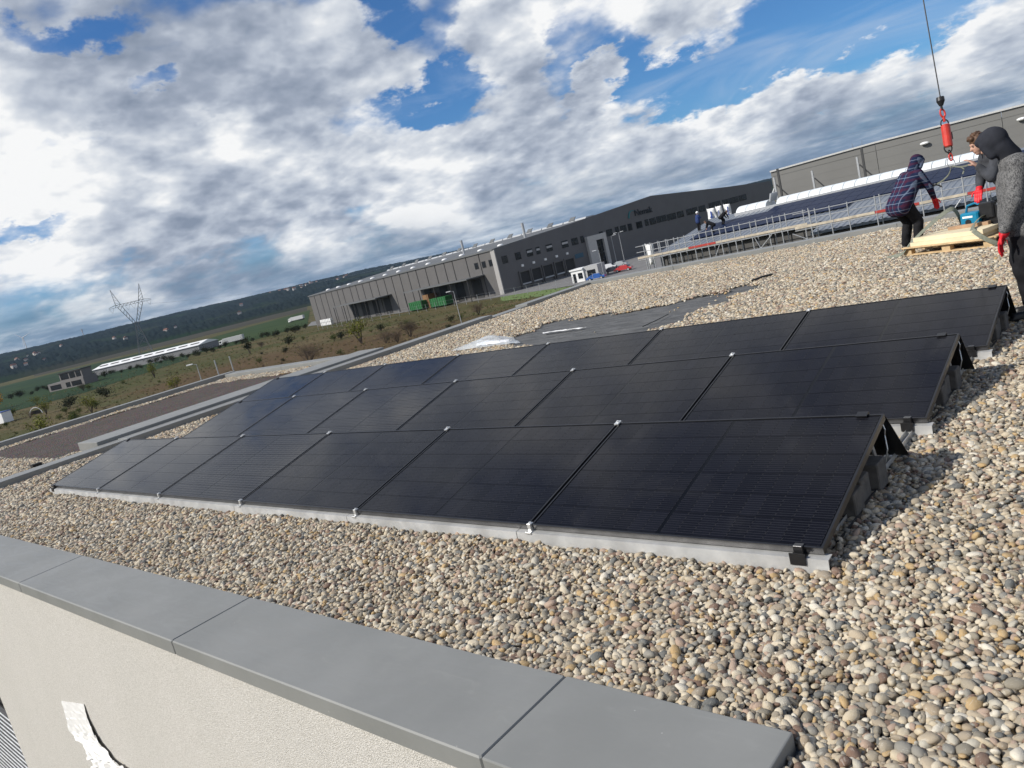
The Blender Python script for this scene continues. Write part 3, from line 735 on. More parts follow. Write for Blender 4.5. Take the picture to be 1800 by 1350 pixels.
def pebble_mesh(seed):
    bm = bmesh.new(); bmesh.ops.create_icosphere(bm, subdivisions=2, radius=1.0); r = random.Random(seed)
    d = [(Vector((r.gauss(0, 1), r.gauss(0, 1), r.gauss(0, 1))).normalized(), r.uniform(.55, .95)) for _ in range(5)]
    sx, sy, sz = 1.0, r.uniform(.62, .92), r.uniform(.42, .70); ph = [r.uniform(0, 6.28) for _ in range(6)]
    for v in bm.verts:
        p = v.co.copy()
        for n, h in d:                                   # worn flats
            q = p.dot(n)
            if q > h: p -= n * (q - h) * .75
        f = 1 + .07 * math.sin(p.x * 2.1 + ph[0]) + .06 * math.sin(p.y * 2.7 + ph[1]) + .06 * math.sin(p.z * 3.1 + ph[2] + p.x * 1.5)
        v.co = Vector((p.x * sx, p.y * sy, p.z * sz)) * f
    me = bpy.data.meshes.new('pebble'); bm.to_mesh(me); bm.free(); me.shade_smooth(); me.materials.append(PEB); return me
PEBS = [pebble_mesh(100 + i) for i in range(16)]
patch_px = [(878, 612), (905, 592), (940, 576), (985, 561), (1060, 552), (1160, 538), (1250, 518), (1342, 491), (1310, 514), (1270, 532), (1215, 553), (1180, 568), (1120, 590), (1000, 606)]
PATCH = np.array([tuple(PX(px, py, 0))[:2] for px, py in patch_px])
def inpoly(P, poly):
    x, y = P[:, 0], P[:, 1]; c = np.zeros(len(P), bool); j = len(poly) - 1
    for i in range(len(poly)):
        xi, yi = poly[i]; xj, yj = poly[j]
        c ^= ((yi > y) != (yj > y)) & (x < (xj - xi) * (y - yi) / (yj - yi + 1e-12) + xi); j = i
    return c
CR = np.array(CAMR)
def cam_px(P):
    q = (P - np.array(CAM)) @ CR; dz = -q[:, 2]; dz_ = np.where(dz < .05, 1e9, dz)
    return 900 + FPX * q[:, 0] / dz_, 675 - FPX * q[:, 1] / dz_, dz
def hgrid(x0, x1, y0, y1, s, jit):
    ny = int((y1 - y0) / (s * .87)); nx = int((x1 - x0) / s); I, J = np.meshgrid(np.arange(nx), np.arange(ny), indexing='ij')
    x = x0 + (I + .5 * (J % 2)) * s; y = y0 + J * s * .87
    P = np.stack([x.ravel(), y.ravel()], 1); return P + RNG.uniform(-jit, jit, P.shape) * s
def gravel_height(P):
    x, y = P[:, 0], P[:, 1]
    h = .010 * np.sin(x * 1.9 + 1.3 * np.sin(y * 1.1)) * np.cos(y * 2.3 + x * .7) + .006 * np.sin(x * 5.1 + y * 3.7)
    h += np.where((x < .30) & (y > -1.3), .016 * np.exp(-np.clip(y + 1.12, 0, 9) / .12), 0)          # heaped against the near coping
    h += np.where((x > .2) & (y < -.75), -.020 * np.exp(-np.abs(x - .28) / .14), 0)
    return h
def allowed(P):
    x, y = P[:, 0], P[:, 1]
    main = (x > -12.84) & (x < 6) & (y > -1.12) & (y < 16.58); near = (x > .295) & (y <= -1.12) & (y > -3)
    left = (x > -20.6) & (x < -13.34) & (y > -2.5) & (y < 8.0) & ~((x > -20.05) & (x < -14.32) & (y > 1.25) & (y < 7.35)) & ~((x > -14.32) & (y > 1.64))
    ok = main | near | left
    edge = RNG.normal(0, .06, P.shape) + .16 * np.stack([np.sin(P[:, 1] * 5.1 + 2 * np.sin(P[:, 0] * 3)), np.sin(P[:, 0] * 4.3 + 2 * np.sin(P[:, 1] * 3.7))], 1)
    ok &= ~inpoly(P + edge, PATCH)
    for xr, y0, n, nm in ROWS:
        L = n * W_ + (n - 1) * G_
        ok &= ~((x < xr - .55) & (x > xr - L + .3) & (y > y0 + .02) & (y < y0 + 1.25))
        ok &= ~((x < xr + .03) & (x > xr - L - .02) & (np.abs(y - y0 + .01) < .022))
        for (a, b, yy, s_) in ((-.40, -.02, .52, .136), (-.42, -.04, .70, .136), (-.40, -.01, .89, .144)):
            ok &= ~((x > xr + a) & (x < xr + b) & (y > y0 + yy) & (y < y0 + yy + s_))
    return ok
allP = []; allS = []; allT = []
# (distance band from the camera, spacing, mean half length, layers)
for r0, r1, s, hl, layers in ((0, 3.4, .0218, .0160, 2), (3.4, 6.5, .0225, .0155, 2), (6.5, 11, .0265, .0172, 1), (11, 30, .036, .0225, 1)):
    for ly in range(layers):
        P = hgrid(max(-20.6, 1.3 - r1), min(6, 1.3 + r1), max(-2.9, -3.1 - r1), min(16.58, -3.1 + r1), s * (1.0 if ly == 0 else 1.28), .55)
        d = np.hypot(P[:, 0] - CAM.x, P[:, 1] - CAM.y) + RNG.normal(0, .12, len(P)); P = P[(d >= r0) & (d < r1)]
        P = P[allowed(P)]
        z = gravel_height(P) - .012 + RNG.uniform(-.006, .006, len(P)) + (.012 if ly == 1 else 0)
        if layers == 1: z += .004
        P3 = np.column_stack([P, z]); u, v, dz = cam_px(P3)
        k_ = (u > -60) & (u < 1860) & (v > -60) & (v < 1420); P3 = P3[k_]
        sz = hl * np.clip(RNG.lognormal(0, .36, len(P3)), .42, 2.1)
        allP.append(P3); allS.append(sz); allT.append(np.full(len(P3), ly))
# a few stray stones on the bare fleece
P = np.array([tuple(PX(px, py, 0)) for px, py in ((1186, 545), (1192, 541), (1178, 548), (1262, 521), (1258, 528), (1247, 534), (1235, 541), (1046, 584))]); P[:, 2] = .0
allP.append(P); allS.append(np.full(len(P), .024)); allT.append(np.zeros(len(P)))
GP = np.concatenate(allP); GS = np.concatenate(allS); GT = np.concatenate(allT); n = len(GP)
GR = np.column_stack([RNG.normal(0, .35, n), RNG.normal(0, .35, n), RNG.uniform(0, 6.28, n)]); GI = RNG.integers(0, 16, n)
G3 = np.column_stack([GS * RNG.uniform(.9, 1.15, n), GS * RNG.uniform(.85, 1.1, n), GS * RNG.uniform(.85, 1.15, n)])
u, v, dz = cam_px(GP); size = np.where((u > 8) & (u < 1792) & (v > 8) & (v < 1342) & (GT == 1) & ((GP[:, 0] > .33) | (GP[:, 1] > -1.0)), GS / dz, 0)
big = np.zeros(n, bool); big[np.argsort(-size)[:300]] = True
grav = scatter('gravel', GP[~big], GR[~big], G3[~big], GI[~big], PEBS)
tag(grav, 'rounded cream, tan and grey pebbles covering the flat roof', None, None, 'stuff')
for i in np.nonzero(big)[0]:
    o = obj('pebble', PEBS[int(GI[i])], grav); o.location = GP[i]; o.rotation_euler = GR[i]; o.scale = G3[i]
print('pebbles', n)

# things lying on the bare fleece
def crumple(name, label, cat, pix, nx, ny, amp, mat, zb=0.0, seed=1):
    r = random.Random(seed); a, b, c, d = [PX(px, py, 0) for px, py in pix]; m = MB(); vs = []; fs = []
    for i in range(nx):
        for j in range(ny):
            s, t = i / (nx - 1), j / (ny - 1); p = (a.lerp(b, s)).lerp(d.lerp(c, s), t)
            e = math.sin(math.pi * s) * math.sin(math.pi * min(1, t * 1.0)) ** .5
            h = amp * (.5 + .5 * math.sin(s * 9 + 3 * math.sin(t * 4 + seed)) * math.cos(t * 7 + seed)) * e + amp * .7 * e
            vs.append((p.x + r.gauss(0, .012), p.y + r.gauss(0, .012), zb + h + .006 + r.uniform(0, .012)))
    for i in range(nx - 1):
        for j in range(ny - 1): q = i * ny + j; fs.append((q, q + ny, q + ny + 1, q + 1))
    m.add(vs, fs); o = m.build(name, mat, None, False); sm = o.modifiers.new('solid', 'SOLIDIFY'); sm.thickness = .0015
    return tag(o, label, cat)
def plast(k, b):
    b.inputs['Base Color'].default_value = (.82, .87, .90, 1); b.inputs['Roughness'].default_value = .18; b.inputs['Alpha'].default_value = .30
clearp = custom('clear_plastic', plast)
crumple('plastic_sheet', 'crumpled clear plastic sheet lying behind the back solar row', 'plastic sheet', [(790, 618), (916, 603), (902, 593), (842, 598)], 22, 10, .08, clearp, seed=2)
crumple('white_foil', 'white folded foil under the clear plastic sheet', 'foil', [(838, 612), (896, 604), (894, 600), (838, 606)], 14, 5, .03, filmm, zb=.03, seed=4)
crumple('paper_strip', 'thin white strip lying on the bare grey fleece', 'paper strip', [(955, 587), (1030, 577), (1030, 576), (955, 585.5)], 16, 4, .006, filmm, seed=6)
m = MB(); p0, p1 = PX(1130, 575, 0), PX(1175, 553, 0)
m.path([p0 + Vector((0, 0, .01)), p0.lerp(p1, .5) + Vector((.03, 0, .012)), p1 + Vector((0, 0, .01))], .008, 6)
tag(m.build('black_cord', BLKS), 'short black cord lying on the bare grey fleece', 'strip')  # a short length of black cord, drawn as a thin tube
p0, p1 = PX(1322, 495, 0), PX(1358, 484, 0)
m = MB(); m.path([p0 + Vector((0, 0, .02)), p0.lerp(p1, .5) + Vector((0, .05, .03)), p1 + Vector((0, 0, .02))], .02, 6)
tag(m.build('membrane_roll_edge', BLKS), 'black membrane edge poking from the gravel above the bare fleece', 'roof membrane')

# ------------------------------------------------------------------ factory
STEEL = pmat('galvanised', (0.42, 0.43, 0.44), .5, .5); WHITE = pmat('white_paint', (0.78, 0.78, 0.77), .5, var=.05); GLASS = pmat('dark_glass', (0.012, 0.015, 0.02), .12, spec=.6)
CLADL = pmat('grey_cladding', (0.118, 0.113, 0.110), .55, var=.05, vscale=.4, spec=.3); CLADD = pmat('gable_cladding', (0.125, 0.122, 0.124), .55, var=.05, vscale=.3, spec=.3)  # factory cladding colour lowered to stand in for cloud shadow
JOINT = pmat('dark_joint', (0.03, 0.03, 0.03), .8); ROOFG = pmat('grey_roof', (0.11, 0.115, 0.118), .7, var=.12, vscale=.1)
TH = math.atan2(-.19, .982); FX = Vector((math.cos(TH), math.sin(TH), 0)); FY = Vector((-math.sin(TH), math.cos(TH), 0)); FO = Vector((-130.8, 143.0, GZ))
def FS(px, py, y=0.0):                 # onto the long side wall, local x and z
    d = RAY(px, py); t = (y - (CAM - FO).dot(FY)) / d.dot(FY); q = CAM + d * t - FO; return q.dot(FX), q.z
def FG(px, py, x=0.0):                 # onto the gable wall, local y and z
    d = RAY(px, py); t = (x - (CAM - FO).dot(FX)) / d.dot(FX); q = CAM + d * t - FO; return q.dot(FY), q.z
fac = thing('factory', 'long grey factory hall with loading canopies and a teal and black sign', 'factory', FO, TH)
EV, AP, WDT, LEN = 11.5, 16.0, 124.0, FS(542, 521)[0]
m = MB(); m.prism([(0, 0), (WDT, 0), (WDT, EV), (WDT / 2, AP), (0, EV)], 'x', -.3, 0); m.build('gable_wall', CLADD, fac)
MB().box(LEN, -.3, .12, .4, 0, EV - .05).build('joint_backing', JOINT, fac)
MB().box(LEN, LEN + .3, .4, WDT - .1, 0, EV - .1).build('end_wall', CLADL, fac)
m = MB(); m.prism([(-.3, EV), (-.3, EV + .35), (38, EV + 2.6), (WDT - 38, EV + 2.6), (WDT + .3, EV + .35), (WDT + .3, EV)], 'x', LEN, -.31)
m.build('roof', ROOFG, fac)
jx = [60, 105, 155, 200, 250, 300, 345, 410, 460, 515, 575, 635, 700, 765, 835, 905, 975, 1055, 1135, 1215, 1285, 1400, 1510, 1630]
jt = [FS(530 + x / 4.865, 440 + (395 - (x - 60) * .2484) / 4.865)[0] for x in jx]
for a, b in zip(jt[:-1], jt[1:]): MB().box(a + .22, b - .22, 0, .12, 0, EV - .05).build('facade_panel', CLADL, fac)
MB().box(-1.6, 0.12, -.15, .12, 0, EV + .1).build('corner_pilaster', pmat('pale_cladding', (.34, .33, .32), .5), fac)
def win_s(px, py, w, h):
    x, z = FS(px, py); MB().box(x - w / 2 - .12, x + w / 2 + .12, -.06, .0, z - h / 2 - .12, z + h / 2 + .12).build('window_frame', JOINT, fac)
    MB().box(x - w / 2, x + w / 2, -.09, -.05, z - h / 2, z + h / 2).build('window_pane', GLASS, fac)
for a, b in ((1497, 135), (1560, 122), (1620, 108)): win_s(530 + a / 4.865, 440 + b / 4.865, 1.5, 1.5)
def win_g(px, py, w, h=1.6, blind=False):
    y, z = FG(px, py); f = MB().box(0, .07, y - w / 2 - .12, y + w / 2 + .12, z - h / 2 - .12, z + h / 2 + .12).build('window_frame', JOINT, fac)
    MB().box(.06, .1, y - w / 2, y - .05, z - h / 2, z + h / 2).box(.06, .1, y + .05, y + w / 2, z - h / 2, z + h / 2).build('window_pane', GLASS, f)
    if blind: MB().box(.1, .13, y - w / 2, y + w / 2, z, z + h / 2 - .3).build('blind', pmat('blind', (.4, .4, .4), .6), f)
wl = [(850 + a / 6.43, 380 + b / 6.43, w, bl) for a, b, w, bl in ((240, 490, 1.6, 0), (390, 450, 1.7, 0), (520, 412, 1.8, 1), (615, 388, 1.2, 1), (742, 357, 2, 1), (918, 315, 2.2, 1), (1030, 285, 2.2, 0), (1115, 262, 1.1, 0), (1330, 210, 1.3, 0), (1422, 185, 2.2, 0), (1508, 157, 1.3, 0), (1580, 140, 2.3, 0), (1655, 120, 1.4, 0), (1758, 97, 2.2, 0))]
wl += [(1080 + a / 7.5, 330 + b / 7.5, w, 0) for a, b, w in ((205, 520, 1.5), (328, 490, 2.4), (425, 460, 1.4), (505, 440, 2.6), (597, 415, 2.6), (660, 400, 1.4), (735, 385, 2.8), (793, 370, 1.2), (870, 350, 3), (975, 320, 1.8), (1050, 300, 3), (1155, 275, 3), (1285, 235, 3), (1360, 215, 3), (1475, 190, 4), (1580, 160, 4), (1690, 130, 4))]
for a, b, w, bl in wl: win_g(a, b, w, 1.7, bl)
for x0, x1, y0, y1 in ((395, 520, 640, 800), (525, 645, 608, 768), (655, 780, 575, 735), (790, 900, 543, 700), (905, 1020, 505, 650)):
    ya, _ = FG(850 + x0 / 6.43, 380 + (y0 + 20) / 6.43); yb, zt = FG(850 + x1 / 6.43, 380 + y0 / 6.43); zt = min(zt, 4.6)
    f = MB().box(0, .5, ya, ya + .3, 0, 4.7).box(0, .5, yb - .3, yb, 0, 4.7).box(0, .5, ya + .3, yb - .3, 4.3, 4.7).build('dock_frame', CLADL, fac)
    MB().box(.02, .1, ya + .3, yb - .3, .9, 4.3).build('dock_opening', JOINT, f); MB().box(.1, .45, ya + .4, yb - .4, 1.0, 1.35).build('dock_leveller', STEEL, f)
    MB().box(0, .3, (ya + yb) / 2 - .35, (ya + yb) / 2 + .35, 5.6, 6.2).build('dock_lamp', WHITE, fac)
ya, _ = FG(1028, 420); yb, _ = FG(1056, 410); yb += 1
f = MB().box(0, .9, ya, ya + 3.3, 0, 8.9).box(0, .9, yb - 1.2, yb, 0, 8.9).box(0, .9, ya + 3.3, yb - 1.2, 7.4, 8.9).build('entrance_portal', pmat('portal_panel', (.46, .45, .43), .5), fac)
for i in range(4):
    z = i * 1.85
    for j in range(2): w = (yb - ya - 4.5) / 2; MB().box(.1, .2, ya + 3.3 + j * w + .06, ya + 3.3 + (j + 1) * w - .06, z + .06, z + 1.8).build('portal_pane', GLASS, f)
# sign: teal emblem and lettering
ys0, zs0 = FG(1080 + 190 / 7.5, 330 + 400 / 7.5); ys1, zs1 = FG(1080 + 265 / 7.5, 330 + 290 / 7.5)
TEAL = pmat('teal_sign', (0.0, 0.16, 0.17), .4); INK = pmat('black_sign', (0.006, 0.007, 0.012), .4)
e = MB(); hh = zs1 - zs0; ww = ys1 - ys0; arc = []
for i in range(13):
    t = i / 12; a = math.pi * (1.0 - t * .8); arc.append((ys0 + ww * (.52 + .5 * math.cos(a)), zs0 + hh * (.45 + .55 * math.sin(a))))
vs = []; fs = []
arc = [(ys0 - .1 * ww, zs0)] + arc
for i, (y, z) in enumerate(arc):
    th = hh * .20 * (1.0 - .5 * i / len(arc)); 
    vs += [(.1, y - th * .2, z), (.1, y + th * .8, z - th * .55), (.22, y - th * .2, z), (.22, y + th * .8, z - th * .55)]
for i in range(len(arc) - 1):
    q = i * 4; fs += [(q, q + 1, q + 5, q + 4), (q + 2, q + 3, q + 7, q + 6), (q, q + 2, q + 6, q + 4), (q + 1, q + 3, q + 7, q + 5)]
e.add(vs, fs); sg = e.build('sign_emblem', TEAL, fac)
y0_, z0_ = FG(1080 + 272 / 7.5, 330 + 372 / 7.5); y1_, _ = FG(1080 + 502 / 7.5, 330 + 315 / 7.5)
fc = bpy.data.curves.new('sign_lettering', 'FONT'); fc.body = 'Nemak'; fc.extrude = .08; fc.size = 1; fc.offset = .012
to = bpy.data.objects.new('sign_lettering', fc); C.objects.link(to); bpy.context.view_layer.update()
me = bpy.data.meshes.new_from_object(to.evaluated_get(bpy.context.evaluated_depsgraph_get())); bpy.data.objects.remove(to)
xs_ = [v.co.x for v in me.vertices]; L0 = max(xs_) - min(xs_); sw = (y1_ - y0_) / L0
for v in me.vertices: v.co = Vector((.14 + v.co.z, y0_ + (v.co.x - min(xs_)) * sw, z0_ + v.co.y * sw * .92))
me.materials.clear(); me.materials.append(INK); obj('sign_lettering', me, fac)
y, z = FG(850 + 1080 / 6.43, 380 + 445 / 6.43); MB().box(.02, .1, y - 1.6, y + 1.6, z - .6, z + .6).build('small_sign', pmat('blue_sign', (.03, .09, .14), .4), fac)
# canopies on the long side
for (pa, pb, h) in (((584.5, 541.7), (674, 521.5), 4.4), ((708, 517), (836, 487.5), 6.0)):
    xa, za = FS(*pa, y=-6); xb, zb = FS(*pb, y=-3); zz = FS((pa[0] + pb[0]) / 2, (pa[1] + pb[1]) / 2, y=-6)[1] + .2
    cn = MB().box(xa, xb, -6, -.05, zz - .3, zz).build('canopy', ROOFG, fac)
    for i in range(5): x = xa + .3 + (xb - xa - .6) * i / 4; MB().box(x - .09, x + .09, -5.8, -5.62, 0, zz - .3).build('canopy_post', JOINT, cn)
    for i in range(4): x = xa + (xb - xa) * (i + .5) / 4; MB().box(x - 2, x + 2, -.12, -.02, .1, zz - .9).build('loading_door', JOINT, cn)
    if h > 5: MB().box(xa + 7, xa + 10, -4, -1, 0, 4).build('brown_crate_stack', pmat('brown_board', (.2, .11, .05), .8), cn)
def roofz(y): return EV + .35 + 2.25 * (y + .3) / 38.3
for i in range(13):
    x = -6 - i * 9.3; y = 7.0; m = MB(); m.ell((x, y, roofz(y)), (.9, .9, .42), 12, 6); m.build('roof_dome', WHITE, fac, True)
for i in range(24):
    x = -2.5 - i * 5; m = MB(); m.prism([(36, EV + 2.4), (36.5, EV + 2.95), (39.5, EV + 2.95), (40, EV + 2.55)], 'x', x - 4.6, x); m.build('ridge_light', pmat('dull_rooflight', (.38, .39, .40), .5), fac)
    if i % 2: MB().obox((x - 1.2, 36.8, EV + 3.2), (1.1, 0, 0), (0, .6, .5), (0, -.05, .06)).build('smoke_vent', ROOFG, fac)
for px, py in ((923, 416), (813, 434)):
    y = 14; x, z = FS(px, py, y); m = MB(); m.tube((x, y, roofz(y) - .2), (x, y, roofz(y) + 4.0), .38, n=12); m.build('chimney_pipe', STEEL, fac, False)

# ------------------------------------------------------------------ workshop with scaffold and grey hall
DB = pmat('workshop_wall', (0.075, 0.073, 0.07), .7, var=.15, vscale=.5); LP = pmat('light_panel', (0.34, 0.335, 0.32), .7, var=.12, vscale=.8); RIB = pmat('ribbed_metal', (0.20, 0.225, 0.26), .42, .35, var=.1); PV = pmat('blue_module', (0.006, 0.014, 0.045), .45, var=.2, spec=.05)
ws = thing('workshop', 'low workshop with ribbed metal roof, dark blue modules and white ridge lights', 'workshop', (-14, 62, GZ))
YE, ZE, YR, ZR = 57.2, -2.0, 69.2, -.30
sl_ = (ZR - ZE) / (YR - YE)
def roofpt(x, y, dz=0): return (x, y, ZE + (y - YE) * sl_ + dz)
wp(MB().box(-34.2, 14, 57.6, 82, GZ, -2.3), 'wall', DB, ws); wp(MB().box(-19.4, 14, 54.6, 57.6, GZ, -2.75), 'front_wall', DB, ws)
for i in range(48):
    x = -34.6 + i * 1.0; ye = YE if x < -20.2 else 54.0
    m = MB(); prof = [(0, 0), (.10, .045), (.20, .045), (.28, 0), (.50, 0), (.60, .045), (.70, .045), (.78, 0), (.995, 0)]
    for (a, za), (b, zb) in zip(prof[:-1], prof[1:]):
        m.quad(roofpt(x + a, ye, za), roofpt(x + b, ye, zb), roofpt(x + b, YR, zb), roofpt(x + a, YR, za))
    m.quad(roofpt(x, ye, -.06), roofpt(x + .995, ye, -.06), roofpt(x + .995, YR, -.06), roofpt(x, YR, -.06))
    m.quad(roofpt(x, ye, -.18), roofpt(x + .995, ye, -.18), roofpt(x + .995, ye, 0), roofpt(x, ye, 0))
    wp(m, 'roof_sheet', RIB, ws)
wp(MB().add([(-34.6, YR, ZR - .1), (13.4, YR, ZR - .1), (13.4, 81, ZE), (-34.6, 81, ZE)], [(0, 1, 2, 3)]), 'rear_roof', RIB, ws)
for i in range(44):
    x = -32.6 + i * 1.06
    for y in (60.3, 62.1, 63.9, 65.7):
        if i < 5 and y > 65: continue
        if i > 12 and y < 61 : continue
        m = MB(); m.obox(((x + .52), y + .87, ZE + (y + .87 - YE) * sl_ + .13), (.515, 0, 0), (0, .87 * math.cos(math.atan(sl_)), .87 * math.sin(math.atan(sl_))), (0, -.004, .02)); wp(m, 'solar_module', PV, ws)
RL = pmat('ridge_light_skin', (.72, .76, .78), .3, var=.04)
for i in range(22):
    x = -31.3 + i * 1.0
    if i == 3: 
        wp(MB().obox((x + .4, 69.0, ZR + .75), (.1, 0, .35), (0, .8, 0), (.06, 0, -.02)), 'open_vent', STEEL, ws); continue
    m = MB(); pr = [(67.9 + 1.3 * (1 - math.cos(math.pi * q / 10)), ZR - .05 + .62 * math.sin(math.pi * q / 10)) for q in range(11)]; m.prism(pr, 'x', x, x + .94); wp(m, 'ridge_light', RL, ws)
wp(MB().box(-31.4, -9.2, 67.7, 67.9, ZR - .25, ZR + .06), 'ridge_kerb', STEEL, ws)
for i in range(13):
    x = -34.1 + i * 1.15
    wp(MB().box(x + .04, x + 1.1, 57.48, 57.59, GZ, -4.6 + (.0 if i % 5 else -.3)), 'wall_panel', LP, ws)
scf = thing('scaffold', 'galvanised tube scaffold with boards along the workshop eaves', 'scaffold', (-20, 56, GZ))
WOOD = pmat('scaffold_board', (0.48, 0.42, 0.33), .8, var=.2, vscale=3); REDB = pmat('red_board', (0.38, 0.035, 0.025), .6)
postx = [-34.4, -33.6, -32.0, -28.4, -26.0, -19.0, -13.2, -10.6, -8.2, -6, -32.8, -31.0, -29.6, -27.2, -24.6, -23.2, -22.2, -20.4, -17.6, -16.4, -14.6, -11.8, -9.4, -7.2, -4.6, -2]
yA, yB = 55.4, 56.5
for x in postx:
    for y in (yA, yB) if x < -20.5 or random.random() < .5 else (yB if x < -20 else yA,):
        yy = y if x < -20 else y - 2.6; zt = -.75
        wp(MB().tube((x, yy, GZ), (x, yy, zt), .045, n=6), 'upright', STEEL, scf)
for seg in ((-35.2, -20.2, 0), (-20.2, -1, -2.6)):
    a, b, dy = seg
    for z, y in ((-.85, yA), (-1.35, yA), (-4.2, yA), (-2.05, yA)):
        wp(MB().tube((a, y + dy, z), (b, y + dy, z), .03, n=6), 'ledger', STEEL, scf)
    n = int((b - a) / 2.5)
    for i in range(n):
        x0 = a + (b - a) * i / n; x1 = a + (b - a) * (i + 1) / n
        wp(MB().box(x0 + .02, x1 - .02, yA + dy, yA + dy + .7, -1.98, -1.92), 'deck_board', WOOD if i % 3 else STEEL, scf)
        wp(MB().box(x0 + .02, x1 - .02, yA + dy - .04, yA + dy - .01, -1.93, -1.76), 'toe_board', REDB if (dy and i >= 4) or i == 2 else WOOD, scf)
for x0, x1, z0, z1, y in ((-25.6, -23.0, -4.3, -2.1, yA), (-24.4, -23.4, -2.1, -4.6, yA), (-20.4, -17.2, -2.2, -4.0, yA - 2.6), (-9, -7, -4.2, -2.8, yA - 2.6), (-29.4, -27.4, -5.5, -2.1, yA), (-12.0, -9.6, -5.0, -2.1, yA - 2.6)):
    wp(MB().tube((x0, y - .06, z0), (x1, y - .06, z1), .035, n=6), 'brace', STEEL, scf)
# banners
def banner(label, pix, y, blue=None):
    pts = []
    for px, py in pix: d = RAY(px, py); pts.append(CAM + d * ((y - CAM.y) / d.y))
    a, b, c, d_ = pts; o = thing('banner', label, 'banner', (a.x, y, min(c.z, d_.z)), 0, None); m = MB(); nx, nz = 8, 10; vs = []; fs = []
    for i in range(nx):
        for j in range(nz):
            s, t = i / (nx - 1), j / (nz - 1); p = a.lerp(b, s).lerp(d_.lerp(c, s), t); vs.append((p.x, p.y + .12 * math.sin(s * 6 + t * 3), p.z))
    for i in range(nx - 1):
        for j in range(nz - 1): q = i * nz + j; fs.append((q, q + nz, q + nz + 1, q + 1))
    m.add(vs, fs); w = wp(m, 'cloth', WHITE, o, True); w.modifiers.new('s', 'SOLIDIFY').thickness = .02
    wp(MB().tube((a.x, y + .1, d_.z - 1.5), (a.x, y + .1, a.z + .1), .05, n=6), 'pole', STEEL, o)
    if blue:
        bm_ = pmat('blue_print', (.02, .06, .28), .5); m = MB()
        for (s0, s1, t0, t1) in blue:
            q = [a.lerp(b, s).lerp(d_.lerp(c, s), t) for s, t in ((s0, t0), (s1, t0), (s1, t1), (s0, t1))]; m.add([(p.x, p.y - .2, p.z) for p in q], [(0, 1, 2, 3)])
        wp(m, 'print', bm_, o)
banner('white banner hanging at the left end of the scaffold', [(1133, 430), (1148, 428), (1151, 463), (1143, 466)], 56.8)
banner('left one of three white banners behind the workshop roof', [(1242, 368), (1256, 365), (1260, 384), (1245, 386)], 78, [(.45, .62, .25, .95), (.3, .8, .75, .82)])
banner('middle one of three white banners behind the workshop roof', [(1257, 364), (1268, 361), (1271, 381), (1261, 384)], 78.4, [(.45, .55, .3, .8)])
banner('right one of three white banners behind the workshop roof', [(1271, 360), (1283, 358), (1286, 378), (1274, 380)], 78.8, [(.6, .72, .2, .9), (.5, .9, .55, .62), (.5, .9, .85, .92)])
hall = thing('grey_hall', 'big windowless warm grey hall behind the workshop', 'hall', (-10, 112, GZ))
HG = pmat('hall_panel', (0.175, 0.173, 0.165), .55, var=.04, vscale=.2, spec=.3)
def htop(x): return np.interp(x, [-44.5, -31, 25, 60], [3.22, 3.50, 3.15, 2.9])
xs_ = [-44.3, -29.8, -15.4, -1, 13.4, 27.8, 42.2, 56.6]
for a, b in zip(xs_[:-1], xs_[1:]):
    z = GZ
    while z < 2.6:
        z1 = z + 1.18
        if z1 > 2.5: 
            wp(MB().add([(a + .03, 110, z + .03), (b - .03, 110, z + .03), (b - .03, 110, htop(b)), (a + .03, 110, htop(a)), (a + .03, 110.2, z + .03), (b - .03, 110.2, z + .03), (b - .03, 110.2, htop(b)), (a + .03, 110.2, htop(a))], [(0, 1, 2, 3), (4, 5, 6, 7), (0, 1, 5, 4), (1, 2, 6, 5), (2, 3, 7, 6), (3, 0, 4, 7)]), 'cladding_panel', HG, hall); break
        wp(MB().box(a + .03, b - .03, 110, 110.2, z + .005, z1 - .005), 'cladding_panel', HG, hall); z = z1
    wp(MB().add([(a, 109.8, htop(a)), (b, 109.8, htop(b)), (b, 110.6, htop(b)), (a, 110.6, htop(a)), (a, 109.8, htop(a) + .22), (b, 109.8, htop(b) + .22), (b, 110.6, htop(b) + .22), (a, 110.6, htop(a) + .22)], [(0, 1, 2, 3), (4, 5, 6, 7), (0, 1, 5, 4), (1, 2, 6, 5), (2, 3, 7, 6), (3, 0, 4, 7)]), 'roof_edge', pmat('edge_trim', (.5, .5, .49), .5), hall)
wp(MB().box(-44.2, 56.6, 110.22, 190, GZ, 2.7), 'hall_body', pmat('hall_side', (.33, .35, .35), .5), hall)
for (px, py) in ((1625, 252), (1796, 209)):
    d = RAY(px, py); p = CAM + d * ((109.7 - CAM.y) / d.y); wp(MB().ell(p, (.55, .3, .2), 10, 6), 'wall_lamp', WHITE, hall)
for i, (px, top, lab) in enumerate(((1360, 312, 'steel mast with pale struts at the left corner of the grey hall'), (1427, 300, 'pale steel mast with one dark brace before the grey hall'), (1506, 276, 'tall dark steel mast left of the plaid-jacket man'))):
    d = RAY(px, top); p = CAM + d * ((100 - CAM.y) / d.y); t = thing('steel_mast', lab, 'mast', (p.x, 100, GZ), 0, 'steel masts before the grey hall')
    DK = pmat('dark_steel', (.05, .05, .05), .5); hgt = p.z - GZ
    MB().box(-.11, .11, -.11, .11, 0, hgt).build('post', STEEL, t)
    if i != 1: MB().box(.55, .80, -.12, .12, 0, hgt + 1.0).build('dark_post', DK, t)
    MB().tube((.2, 0, hgt - 1.0), (3.4, 0, hgt - 5.2), .09, n=6).build('brace', DK, t)
    if i == 0:
        for dx in (3.4, 2.2): MB().tube((-.15, 0, hgt - 1.4), (-dx, 0, hgt - 6.4), .11, n=6).build('strut', STEEL, t)

